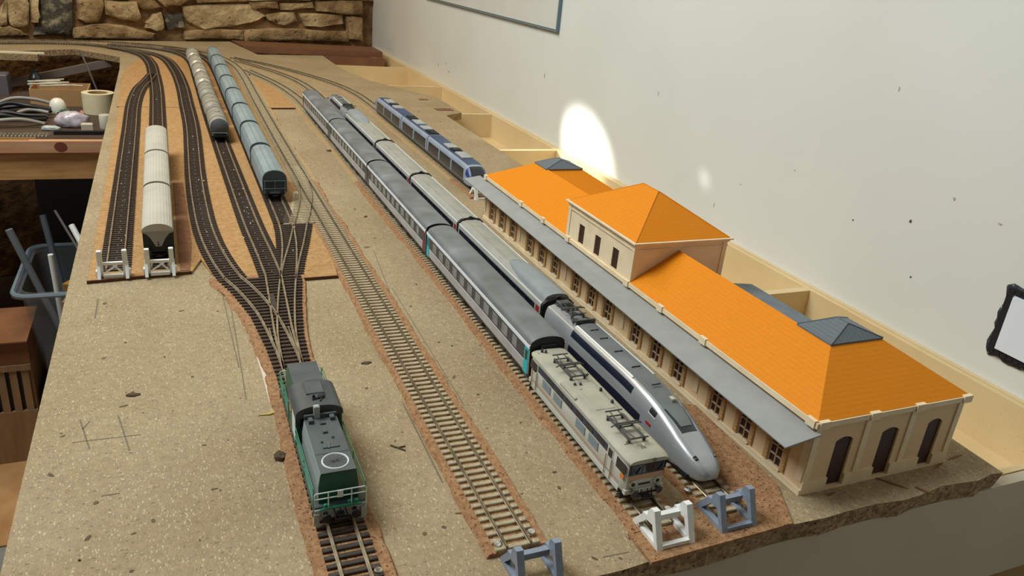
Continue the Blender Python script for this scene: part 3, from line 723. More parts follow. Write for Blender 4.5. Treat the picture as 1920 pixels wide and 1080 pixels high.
# ------------------------------------------------------------------ rolling stock helpers (local frame: y along the vehicle, z=0 at the rail head)
whm = MB().lathe([(.0001, -.0014), (.0052, -.0014), (.0052, .0008), (.0060, .0010), (.0060, .0016), (.0001, .0016)], (0, 0, 0), 16, 'x').mesh('wheel', 30); whm.materials.append(m_wheel)
BOG = {}
def bogie(parent, y, wb=.029, m=m_darkgrey, half=.0125):
    key = (wb, m.name, half)
    if key not in BOG:
        mb = MB()
        for s in (-1, 1):
            mb.prism([(-wb/2-.006, .0042), (wb/2+.006, .0042), (wb/2+.006, .0068), (wb/2-.004, .0082), (-wb/2+.004, .0082), (-wb/2-.006, .0068)], 'x', s*half-.0012, s*half+.0012)
            for q in (-wb/2, wb/2): mb.cbox(s*half-.0018, s*half+.0018, q-.003, q+.003, .0030, .0075, .0005)
            mb.cbox(s*half-.0020, s*half+.0020, -.004, .004, .0045, .0085, .0006)
        mb.box(-half, half, -.004, .004, .005, .0075)
        for q in (-wb/2, wb/2): mb.bar((-.011, q, .0060), (.011, q, .0060), .0009, 6)
        BOG[key] = mb.mesh('bogie'); BOG[key].materials.append(m)
    b = link('bogie', BOG[key], parent, (0, y, 0))
    for s in (-1, 1):
        for q in (-wb/2, wb/2): link('wheel', whm, b, (s*.0083, q, .0060), (0, 0, 0 if s > 0 else PI))
    return b
def buffers(parent, y, d, z=.0118, m=m_darkgrey):
    for s in (-1, 1):
        MB().lathe([(.0011, 0), (.0011, .004), (.0027, .0042), (.0027, .0052), (.0004, .0055)], (s*.0098, y, z), 12, 'y').build('buffer', m, parent) if d > 0 else \
        MB().lathe([(.0011, 0), (.0011, -.004), (.0027, -.0042), (.0027, -.0052), (.0004, -.0055)], (s*.0098, y, z), 12, 'y').build('buffer', m, parent)
def coupling(parent, y, d):
    mb = MB(); mb.box(-.0022, .0022, min(y, y+d*.005), max(y, y+d*.005), .0048, .0072); mb.tube([(-.0042, y+d*.004, .0068), (-.0042, y+d*.0075, .0068), (.0042, y+d*.0075, .0068), (.0042, y+d*.004, .0068)], .0005, 5)
    mb.build('coupling', m_black, parent)
def lofty(sec, ys, n): return [[(p[0], y, p[1]) for p in [sec(y, k/(n-1)) for k in range(n)]] for y in ys]
def smooth_poly(ctrl, closed=False):
    """piecewise-linear control polygon, arc-length parametrised -> f(t)"""
    d = [0]
    for a, b in zip(ctrl, ctrl[1:]): d.append(d[-1]+math.hypot(b[0]-a[0], b[1]-a[1]))
    def f(t):
        s = t*d[-1]
        for i in range(len(ctrl)-1):
            if s <= d[i+1]+1e-12:
                u = (s-d[i])/(d[i+1]-d[i]); a, b = ctrl[i], ctrl[i+1]
                return (a[0]+(b[0]-a[0])*u, a[1]+(b[1]-a[1])*u)
        return ctrl[-1]
    return f
def lerp(tab, y):
    if y <= tab[0][0]: return tab[0][1]
    for (a, va), (b, vb) in zip(tab, tab[1:]):
        if y <= b:
            u = (y-a)/(b-a); u = u*u*(3-2*u)*.35+u*.65
            return va+(vb-va)*u
    return tab[-1][1]
def patch(sec, quad, off, name, m, parent, nu=8, nv=6, th=.0005, smooth=40, label=None):
    """slab of surface lying 'off' proud of a lofted body; quad = ((y,t) x 4) corners or (y0,y1,t0,t1)"""
    if len(quad) == 4 and not isinstance(quad[0], tuple):
        y0, y1, t0, t1 = quad; quad = ((y0, t0), (y1, t0), (y1, t1), (y0, t1))
    def P(y, t):
        x, z = sec(y, t); return Vector((x, y, z))
    outer, inner = [], []
    for i in range(nu+1):
        for j in range(nv+1):
            a, b = i/nu, j/nv
            y = (1-a)*(1-b)*quad[0][0]+a*(1-b)*quad[1][0]+a*b*quad[2][0]+(1-a)*b*quad[3][0]
            t = (1-a)*(1-b)*quad[0][1]+a*(1-b)*quad[1][1]+a*b*quad[2][1]+(1-a)*b*quad[3][1]
            p = P(y, t); e = 1e-3
            du = P(y+e, t)-P(y-e, t); dv = P(y, min(1, t+.006))-P(y, max(0, t-.006)); nn = dv.cross(du)
            if nn.length < 1e-12: nn = Vector((0, 0, 1))
            nn.normalize()
            if nn.dot(Vector((p.x, 0, p.z-.02))) < 0: nn = -nn
            outer.append(tuple(p+nn*off)); inner.append(tuple(p-nn*th))
    W_ = nv+1; K = len(outer); fs = []
    for i in range(nu):
        for j in range(nv):
            q = (i*W_+j, (i+1)*W_+j, (i+1)*W_+j+1, i*W_+j+1); fs.append(q); fs.append(tuple(v+K for v in q)[::-1])
    edge = [j for j in range(nv)]+[i*W_+nv for i in range(nu)]+[nu*W_+j for j in range(nv, 0, -1)]+[i*W_ for i in range(nu, 0, -1)]
    for a, b in zip(edge, edge[1:]+edge[:1]): fs.append((a, b, b+K, a+K))
    mb = MB(); mb.add(outer+inner, fs); return mb.build(name, m, parent, smooth=smooth, label=label)
def pantograph(parent, y, z, s=1.0, m=None, span=.022):
    """folded pantograph: base frame on insulators, folded arms, collector"""
    m = m or m_panto; mb = MB(); h = span*s
    for sx in (-1, 1):
        for q in (-1, 1): mb.lathe([(.0013, 0), (.0009, .0012), (.0013, .0018), (.0008, .0028)], (sx*.0062, y+q*h*.45, z), 8)
        mb.bar((sx*.0062, y-h*.5, z+.0030), (sx*.0062, y+h*.5, z+.0030), .0006)
        mb.bar((sx*.0062, y+h*.45, z+.0036), (sx*.0032, y-h*.55, z+.0052), .0005)
        mb.bar((sx*.0062, y-h*.45, z+.0036), (sx*.0032, y+h*.55, z+.0052), .0005)
    for q in (-.45, 0, .45): mb.bar((-.0062, y+h*q, z+.0031), (.0062, y+h*q, z+.0031), .0006)
    for q in (-.55, .55): mb.bar((-.0070, y+h*q, z+.0054), (.0070, y+h*q, z+.0054), .0006)
    mb.box(-.0095, .0095, y-.0016, y-.0004, z+.0056, z+.0064); mb.box(-.0095, .0095, y+.0004, y+.0016, z+.0056, z+.0064)
    for sx in (-1, 1): mb.bar((sx*.0095, y, z+.0060), (sx*.0125, y, z+.0046), .0006)
    return mb.build('pantograph', m, parent)
m_panto = mat('pantograph_steel', (70, 72, 70), 0.5, 0.4, rgb2=(92, 92, 88), scale=200)

# ------------------------------------------------------------------ grey passenger coaches
m_co_body = mat('coach_body', (176, 174, 172), 0.42, rgb2=(160, 158, 156), scale=40)
m_co_band = mat('coach_band', (66, 68, 70), 0.45)
m_co_gut = mat('coach_gutter', (226, 232, 236), 0.35)
m_co_roof = mat('coach_roof', (92, 94, 92), 0.55, rgb2=(132, 136, 136), scale=24, detail=5, lo=.3, hi=.75)
m_turq = mat('door_turquoise', (26, 176, 186), 0.4); m_plum = mat('door_plum', (110, 40, 56), 0.45); m_dgd = mat('door_grey', (78, 84, 88), 0.45)
CL = .2975
def coach(label, y0, dnear, dfar):
    t = thing('passenger_coach', label, 'coach', (-.1233, y0+CL/2, RT), 0, 'grey passenger coaches behind the electric locomotive'); h = CL/2
    MB().prism([(-.0150, .0085), (.0150, .0085), (.0163, .0110), (.0163, .0352), (-.0163, .0352), (-.0163, .0110)], 'y', -h, h).build('body', m_co_body, t)
    n = 13; ring = [(-.0166, .0350)]+[(-.0166*math.cos(PI*k/(n-1))**1 if 0 else -.0166*math.cos(PI*k/(n-1)), .0376+.0082*math.sin(PI*k/(n-1))**.8) for k in range(n)]+[(.0166, .0350)]
    rs = []
    for yy, sc, dz in ((-h, .97, -.0012), (-h+.002, .99, -.0003), (-h+.006, 1, 0), (h-.006, 1, 0), (h-.002, .99, -.0003), (h, .97, -.0012)): rs.append([(p[0]*sc, yy, p[1]+(dz if p[1] > .036 else 0)) for p in ring])
    rf = MB(); rf.loft(rs); rf = rf.build('roof', m_co_roof, t, smooth=40)
    mb = MB()
    for s in (-1, 1):
        for xx, zz in ((.0095, .0434), (.0112, .0423)): mb.box(s*xx-.00025, s*xx+.00025, -h+.012, h-.012, zz-.0006, zz+.0003)
    mb.build('roof_rib', m_co_roof, rf)
    for s in (-1, 1):
        xb = s*.0163; a, b = sorted((xb, xb+s*.0003))
        band = box('window_band', m_co_band, t, a, b, -h+.010, h-.010, .0205, .0338)
        a, b = sorted((xb+s*.0003, xb+s*.0005))
        for k in range(11):
            yc = -h+.0315+k*.0235
            w_ = .0135 if k not in (0,) else .010
            box('window', m_pane, band, a, b, yc-w_/2, yc+w_/2, .0222, .0322)
        a, b = sorted((xb-s*.001, xb+s*.0009)); box('gutter', m_co_gut, t, a, b, -h, h, .0346, .0378)
        a, b = sorted((xb, xb+s*.0002)); box('stripe', m_co_gut, t, a, b, -h+.010, h-.010, .0195, .0202)
        a, b = sorted((xb-s*.0010, xb+s*.0004))
        for yc, dm in ((-h+.0055, dnear), (h-.0055, dfar)):
            d = box('door', dm, t, a, b, yc-.0043, yc+.0043, .0095, .0340)
            a2, b2 = sorted((xb+s*.0004, xb+s*.0006)); box('door_window', m_glass, d, a2, b2, yc-.0022, yc+.0022, .0225, .0315)
    for d in (-1, 1):
        y1, y2 = sorted((d*h, d*(h+.0022))); mb = MB(); mb.cbox(-.0075, .0075, y1, y2, .009, .0385, .0012); mb.build('gangway', m_black, t)
        y1, y2 = sorted((d*h, d*(h+.0006))); MB().prism([(p[0]*.985, p[1]-.0004) for p in ring]+[(.0150, .0090), (-.0150, .0090)], 'y', y1, y2).build('end_wall', m_black, t)
        buffers(t, d*h, d, .0105); coupling(t, d*h, d)
    mb = MB(); mb.box(-.0140, .0140, -h+.004, h-.004, .0058, .0086)
    for yc, l_ in ((-.055, .022), (-.02, .03), (.03, .02), (.06, .025)): mb.box(-.0148, .0148, yc-l_/2, yc+l_/2, .0035, .0060)
    mb.build('underframe', m_darkgrey, t)
    for d in (-1, 1): bogie(t, d*.104)
    return t
coach('grey passenger coach with turquoise doors, coupled to the beige electric locomotive', .1867, m_turq, m_turq)
coach('grey passenger coach with dark red end doors, behind the turquoise-doored coach', .1867+.303, m_plum, m_dgd)
coach('grey passenger coach, third behind the beige electric locomotive', .1867+.606, m_dgd, m_dgd)
coach('grey passenger coach at the tail of its train, furthest from the beige locomotive', .1867+.909, m_dgd, m_dgd)

# ------------------------------------------------------------------ beige electric locomotive
m_bb = mat('loco_beige', (198, 197, 186), 0.5, rgb2=(188, 187, 175), scale=50)
m_bb_roof = mat('loco_roof_beige', (178, 174, 154), 0.6, rgb2=(160, 157, 138), scale=60, specks=(140, (110, 110, 92), .70))
m_bb_blue = mat('loco_blue', (46, 56, 74), 0.4); m_orange = mat('loco_orange', (214, 122, 52), 0.5); m_grille = mat('loco_grille', (128, 138, 140), 0.5)
m_bb_front = mat('loco_front_buff', (186, 148, 118), 0.5); m_chrome = mat('horn_chrome', (210, 206, 190), 0.2, 0.9)
bb = thing('electric_locomotive', 'beige electric locomotive with two folded pantographs and orange stripe', 'locomotive', (-.1245, .1010, RT))
H = .0800
sideprof = [(-.0152, .0075), (-.0163, .0095), (-.0163, .0308), (-.0150, .0332), (.0150, .0332), (.0163, .0308), (.0163, .0095), (.0152, .0075)]
rings = []
for yy, sx, cut_ in ((-H, .88, 0), (-H+.0025, .97, 0), (-H+.006, 1, 0), (H-.006, 1, 0), (H-.0025, .97, 0), (H, .88, 0)):
    rings.append([(p[0]*sx, yy, p[1]) for p in sideprof])
mb = MB(); mb.loft(rings); mb.build('body', m_bb, bb, smooth=35)
rp = [(-.0168, .0322), (-.0166, .0338), (-.0150, .0352), (-.0118, .0362), (0, .0366), (.0118, .0362), (.0150, .0352), (.0166, .0338), (.0168, .0322)]
rings = [[(p[0]*s_, yy, .0322+(p[1]-.0322)*hz) for p in rp] for yy, s_, hz in ((-H-.0025, .82, .35), (-H-.0022, .90, .7), (-H+.001, .97, .95), (-H+.006, 1, 1), (H-.006, 1, 1), (H-.001, .97, .95), (H+.0022, .90, .7), (H+.0025, .82, .35))]
mb = MB(); mb.loft(rings); rfo = mb.build('roof', m_bb_roof, bb, smooth=40)
for s in (-1, 1):
    xb = s*.0163; a, b = sorted((xb, xb+s*.0003))
    band = box('window_band', m_bb_blue, bb, a, b, -H+.0265, H-.0165, .0252, .0308)
    a2, b2 = sorted((xb+s*.0003, xb+s*.0005))
    for k in range(6):
        yc = -H+.036+k*.0168
        box('pane', m_glass, band, a2, b2, yc-.0050, yc+.0050, .0258, .0302)
    for k in range(4):
        yc = (-.0345, -.014, .0255, .046)[k]
        g = box('grille', m_grille, bb, a, b, yc-.0075, yc+.0075, .0168, .0240)
        mb = MB()
        for q in range(5): mb.box(min(xb+s*.0003, xb+s*.0006), max(xb+s*.0003, xb+s*.0006), yc-.0070, yc+.0070, .0176+q*.0013, .0182+q*.0013)
        mb.build('louvre', m_grille, g)
    for yc in (-H+.0215, H-.0120):
        d = box('cab_door', m_bb, bb, a, b, yc-.0036, yc+.0036, .0090, .0312)
        mb = MB()
        for q in (-.0040, .0040): mb.bar((xb+s*.0012, yc+q, .0080), (xb+s*.0012, yc+q, .0240), .00035)
        mb.build('grab_rail', mat('loco_stripe', (168, 116, 74), .5), d)
        box('door_window', m_glass, d, min(a2, a2+s*.0002), max(b2, b2+s*.0002), yc-.0024, yc+.0024, .0240, .0300)
    for d_ in (-1, 1):
        y1, y2 = sorted((d_*(H-.0012), d_*(H-.0130))); box('cab_window', m_glass, bb, a, b, y1, y2, .0222, .0302)
    box('stripe', mat('loco_stripe', (168, 116, 74), .5), bb, a, b, -H+.007, H-.007, .0127, .0132)
    box('skirt', m_bb, bb, *sorted((s*.0158, s*.0168)), -H+.006, H-.006, .0062, .0098)
    a3, b3 = sorted((xb, xb+s*.0004)); box('orange_panel', m_orange, bb, a3, b3, -H+.0018, -H+.0062, .0182, .0214)
for d_ in (-1, 1):
    yf = d_*H
    pf = lambda x0, x1, z0, z1, th, m, name, par=bb: box(name, m, par, x0, x1, *sorted((yf, yf+d_*th)), z0, z1)
    ws = pf(-.0140, .0140, .0222, .0312, .0006, m_bb_blue, 'windscreen_band')
    for x0, x1 in ((-.0130, -.0046), (-.0036, .0036), (.0046, .0130)): pf(x0, x1, .0235, .0302, .0009, m_glass, 'pane', ws)
    mb = MB()
    for x0 in (-.0088, .0088): mb.bar((x0, yf+d_*.0012, .0236), (x0+.003, yf+d_*.0012, .0285), .0003)
    mb.build('wiper', m_black, ws)
    pf(-.0140, .0140, .0178, .0220, .0005, m_bb_front, 'front_stripe')
    pf(-.0046, .0046, .0130, .0142, .0007, m_darkgrey, 'number_plate')
    for x0 in (-.0098, .0098):
        MB().lathe([(.0030, 0), (.0028, d_*.0012), (.0018, d_*.0014)], (x0, yf, .0152), 14, 'y').build('headlight', m_bb, bb)
        MB().lathe([(.0016, 0), (.0014, d_*.0018), (.0004, d_*.0019)], (x0, yf, .0152), 12, 'y').build('lens', m_glass, bb)
    buffers(bb, yf, d_, .0098, m_darkgrey); coupling(bb, yf, d_)
    mb = MB(); mb.box(-.0155, .0155, *sorted((yf-d_*.002, yf+d_*.0012)), .0072, .0108); mb.build('buffer_beam', m_bb, bb)
    mb = MB()
    for x0 in (-.012, .012): mb.prism([(x0-.0042, .0015), (x0+.0042, .0015), (x0+.0042, .0072), (x0-.0042, .0072)], 'y', *sorted((yf-d_*.004, yf-d_*.003)))
    for x0 in (-.005, -.002, .003, .006): mb.tube([(x0, yf+d_*.001, .0095), (x0, yf+d_*.003, .006), (x0+.001, yf+d_*.001, .0035)], .0004, 5)
    for k in range(3): mb.bar((-.0170, yf-d_*(.006), .0035+k*.002), (-.0135, yf-d_*.006, .0035+k*.002), .0004)
    mb.build('brake_hoses', m_black, bb)
mb = MB(); mb.box(-.0140, .0140, -H+.006, H-.006, .0055, .0080); mb.box(-.0145, .0145, -.018, .018, .0025, .0056); mb.build('underframe', m_darkgrey, bb)
for d_ in (-1, 1): bogie(bb, d_*.0480, .0235)
for y_ in (-.0480, -.0165+.0320+.026): pantograph(rfo, y_, .0362, 1.5)
mb = MB()
for x0, y0, h_ in ((.0095, .0060, .0030), (.0095, -.0120, .0030), (-.002, .0180, .0022), (-.0065, .0190, .0022), (.0105, .030, .0025), (-.0085, .0760, .0035), (-.0060, .0740, .003)):
    MB().lathe([(.0014, 0), (.0009, h_*.4), (.0013, h_*.55), (.0007, h_)], (x0, y0, .0360), 8).build('insulator', m_panto, rfo)
mb = MB(); mb.box(-.0010, .0004, -.0715, -.0675, .0364, .0375); mb.box(.0012, .0026, -.0715, -.0675, .0364, .0375); mb.box(-.0100, -.0070, -.0640, -.0620, .0360, .0372); mb.build('horn', m_chrome, rfo)
mb = MB(); mb.bar((.0105, -.055, .0372), (.0105, .060, .0372), .0004); mb.cbox(-.0160, -.0135, .000, .026, .0342, .0366, .0006); mb.cbox(-.0090, .0085, -.020, .010, .0355, .0369, .0008); mb.build('roof_hatch', m_bb_roof, rfo)

# ------------------------------------------------------------------ silver high-speed train
m_tg = mat('tgv_silver', (176, 178, 178), 0.30, 0.35, rgb2=(162, 164, 164), scale=30)
m_tg_tr = mat('trailer_silver', (162, 160, 150), 0.55, 0.0, rgb2=(150, 148, 138), scale=40)
m_tg_roof = mat('tgv_roof', (92, 97, 96), 0.6, rgb2=(112, 117, 116), scale=30, detail=5)
m_tr_roof = mat('trailer_roof', (158, 156, 142), 0.7, rgb2=(144, 142, 130), scale=30)
m_hump = mat('roof_fairing', (128, 136, 138), 0.6, rgb2=(146, 150, 148), scale=24)
m_navy = mat('tgv_navy', (24, 30, 46), 0.35); m_red = mat('tgv_red', (150, 40, 44), 0.45); m_whiteb = mat('roof_white_edge', (224, 226, 222), 0.4)
tw_tab = [(0, .0020), (.0015, .0062), (.004, .0090), (.009, .0114), (.018, .0136), (.032, .0151), (.055, .0161), (.085, .0165), (.30, .0165)]
th_tab = [(0, .0085), (.0015, .0118), (.004, .0142), (.009, .0168), (.018, .0200), (.032, .0246), (.047, .0298), (.062, .0335), (.080, .0362), (.105, .0378), (.30, .0382)]
tb_tab = [(0, .0060), (.0015, .0040), (.004, .0030), (.009, .0022), (.02, .0020), (.30, .0020)]
pf0 = smooth_poly([(-.93, 0), (-1, .12), (-1.0, .45), (-.97, .66), (-.90, .80), (-.78, .905), (-.60, .965), (-.3, .992), (0, 1), (.3, .992), (.60, .965), (.78, .905), (.90, .80), (.97, .66), (1.0, .45), (1, .12), (.93, 0)])
def tsec(y, t):
    w_, h_, b_ = lerp(tw_tab, y), lerp(th_tab, y), lerp(tb_tab, y); x, z = pf0(t)
    return (x*w_, b_+z*(h_-b_))
TL = .2500
def power_car(label, x, y, rz):
    t = thing('power_car', label, 'train', (x, y, RT), rz, 'cars of the silver high-speed train')
    ys = [0, .0007, .0015, .0026, .004, .006, .009, .013, .018, .024, .032, .040, .050, .062, .075, .09, .105, .14, .197]
    mb = MB(); mb.loft(lofty(tsec, ys, 49)); mb.build('body', m_tg, t, smooth=60)
    rear = lambda y_, q: (tsec(.2, q)[0], min(tsec(.2, q)[1], .0325+.0035*(1-(tsec(.2, q)[0]/.0165)**2)))
    mb = MB(); mb.loft(lofty(rear, [.1965, .21, .2485], 49)); mb.build('rear_body', m_tg, t, smooth=45)
    T0, T1 = .345, .655
    patch(tsec, ((.0560, T0+.010), (.1965, T0-.005), (.1965, T1+.005), (.0560, T1-.010)), .0003, 'roof_panel', m_tg_roof, t, 20, 14)
    wsn = patch(tsec, ((.0335, .375), (.0570, .350), (.0570, .650), (.0335, .625)), .0004, 'windscreen', m_glass, t, 10, 10)
    patch(tsec, ((.0385, .41), (.0568, .375), (.0568, .625), (.0385, .59)), .0009, 'screen_cover', m_tg_roof, wsn, 10, 10)
    for a, b in ((.175, .205), (.795, .825)):
        pass
    for sgn in (0, 1):
        q = lambda t_: t_ if sgn == 0 else 1-t_
        def pq(y0, y1, a, b, off, name, m, **k):
            return patch(tsec, ((y0, q(a)), (y1, q(a)), (y1, q(b)), (y0, q(b))), off, name, m, t, 10, 5, **k)
        pq(.092, .1960, .205, .262, .0003, 'window_band', m_navy)
        pq(.075, .1965, .030, .135, .0003, 'lower_panel', m_navy)
        pq(.058, .0655, .215, .262, .0004, 'cab_window', m_black)
        pq(.057, .0665, .208, .214, .0005, 'window_frame', m_whiteb)
        pq(.060, .0665, .125, .145, .0004, 'red_logo', m_red)
        hl = pq(.0105, .0140, .280, .338, .0003, 'headlight', m_glass)
        for c in (.294, .323):
            patch(tsec, ((.0113, q(c-.008)), (.0130, q(c-.008)), (.0130, q(c+.008)), (.0113, q(c+.008))), .0006, 'lamp', m_chrome, hl, 2, 2)
        pq(.100, .1964, .318, .338, .0009, 'roof_edge', m_whiteb)
    for y_ in (.082, .112, .140, .165, .182): 
        MB().box(-.004, .004, y_, y_+.0008, .0380, .0389).build('roof_seam', m_darkgrey, t)
    mb = MB(); mb.cbox(.002, .0055, .062, .067, .0335, .0362, .0004); mb.build('beacon', m_chrome, t)
    pantograph(t, .224, .0358, 1.0)
    mb = MB(); mb.box(-.0098, .0098, .198, .200, .036, .0412); mb.lathe([(.0040, 0), (.0034, .0012)], (-.005, .209, .0355), 14); mb.lathe([(.0036, 0), (.003, .0012)], (.005, .2385, .0355), 14)
    mb.bar((-.011, .203, .0368), (.010, .245, .0372), .0007); mb.bar((.011, .203, .0368), (-.008, .245, .0372), .0007); mb.cbox(-.006, .007, .236, .2475, .0355, .0400, .0008); mb.build('roof_equipment', m_panto, t)
    MB().box(-.0140, .0140, .012, .247, .0012, .0040).build('underframe', m_black, t)
    for y_ in (.050, .205): bogie(t, y_, .034)
    return t
power_car('silver streamlined power car nosing up to the grey buffer stop', -.0660, .0195, .0187)
trp = [(-.0152, .0045), (-.0163, .0075), (-.0163, .0300), (-.0152, .0322), (-.0118, .0352), (-.006, .0362), (.006, .0362), (.0118, .0352), (.0152, .0322), (.0163, .0300), (.0163, .0075), (.0152, .0045)]
def trailer(label, y0, L_, hump=0, red=False):
    t = thing('train_trailer', label, 'train', (-.0707, y0+L_/2, RT), 0, 'cars of the silver high-speed train'); h = L_/2-.0018
    MB().prism(trp, 'y', -h, h).build('body', m_tg_tr, t, smooth=30)
    rf = MB().prism([(-.0112, .0350), (-.006, .0365), (.006, .0365), (.0112, .0350)], 'y', -h, h).build('roof_panel', m_tr_roof, t, smooth=30)
    mb = MB()
    for x_ in (-.0062, .0062): mb.box(x_-.0003, x_+.0003, -h, h, .0362, .0368)
    mb.build('roof_rib', m_tr_roof, rf)
    for s in (-1, 1):
        xb = s*.0163; a, b = sorted((xb, xb+s*.0003))
        bd = box('window_band', m_navy, t, a, b, -h+.016, h-.004, .0178, .0270)
        a2, b2 = sorted((xb+s*.0003, xb+s*.0005)); n = int((2*h-.04)/.021)
        for k in range(n): box('window', m_glass, bd, a2, b2, -h+.023+k*.021, -h+.037+k*.021, .0190, .0258)
        box('lower_panel', m_navy, t, a, b, -h, h, .0080, .0150)
        d = box('door', m_red if red else m_dgd, t, a, b, -h+.005, -h+.013, .0082, .0275)
        a3, b3 = sorted((s*.0150, s*.0160)); box('gutter', m_whiteb, t, a3, b3, -h, h, .0316, .0326)
    # black articulation ring at the near end, standing proud of the roof
    mb = MB(); o = [(p[0]*1.05, p[1]*1.03+.0006) for p in trp]
    n = len(o); i_ = [(p[0]*.93, p[1]*.95) for p in trp]
    for (y1, y2) in ((-h-.0032, -h+.0010),): mb.prism(o, 'y', y1, y2)
    mb.tube([(-.009, -h-.0012, .0372), (-.003, -h-.0012, .0382), (0, -h-.0012, .0398), (.004, -h-.0012, .0380), (.0125, -h-.0012, .0362)], [.0006, .0008, .0013, .0008, .0006], 6)
    mb.build('gangway_ring', m_black, t)
    if hump:
        ys = [0, .01, .03, .06, .085, .10, .112]; hh = [.0075, .0076, .0076, .0074, .0060, .0030, .0003]; ww = [.0140, .0142, .0142, .0138, .0120, .0090, .004]
        rings = []
        for y_, q, v in zip(ys, hh, ww):
            yy = (-h+.001+y_) if hump < 0 else (h-.001-y_)
            rings.append([(v*c, yy, .0310+.0050*(1 if q > .001 else .98)+q*e_) for c, e_ in ((-1, -.3), (-.93, .15), (-.75, .55), (-.4, .75), (0, .8), (.4, .75), (.75, .55), (.93, .15), (1, -.3))])
        mb = MB(); mb.loft(rings); mb.build('roof_fairing', m_hump, t, smooth=50)
    MB().box(-.0135, .0135, -h, h, .0022, .0048).build('underframe', m_black, t)
    bogie(t, h-.012 if hump >= 0 else h-.012, .034) if hump >= 0 else bogie(t, -h+.045, .034)
    if hump < 0: bogie(t, h-.012, .0200)
    return t
trailer('silver trailer with bluish roof fairing, coupled to the nose power car', .274, .251, -1, True)
trailer('plain silver trailer with red door, beside the turquoise-doored coach end', .525, .215, 0, True)
trailer('plain silver trailer, middle one of the high-speed train', .740, .215, 0, True)
trailer('silver trailer with roof fairing at the far pantograph car', .955, .251, 1)
power_car('far silver power car at the tail of the high-speed train', -.0707, 1.4605, PI)

# ------------------------------------------------------------------ blue railcar
m_ag = mat('railcar_silver', (152, 162, 174), 0.45, rgb2=(142, 152, 164), scale=30)
m_ag_blue = mat('railcar_blue', (56, 74, 106), 0.45, rgb2=(48, 66, 96), scale=30)
m_ag_dark = mat('railcar_window', (34, 40, 50), 0.25); m_ag_deep = mat('railcar_deep_blue', (42, 60, 124), 0.4)
m_ag_top = mat('railcar_roof_grey', (170, 172, 168), 0.5, rgb2=(150, 152, 150), scale=60)
aw = [(0, .0120), (.002, .0138), (.008, .0154), (.02, .0164), (.04, .0165), (.4, .0165)]
ah = [(0, .0130), (.002, .0165), (.008, .0235), (.016, .0300), (.024, .0338), (.034, .0352), (.4, .0355)]
pa = smooth_poly([(-.92, 0), (-1, .08), (-1.0, .55), (-.97, .76), (-.88, .90), (-.72, .97), (-.35, 1), (.35, 1), (.72, .97), (.88, .90), (.97, .76), (1, .55), (1, .08), (.92, 0)])
def asec(y, t):
    x, z = pa(t); b_ = .004 if y > .004 else .005; return (x*lerp(aw, y), b_+z*(lerp(ah, y)-b_))
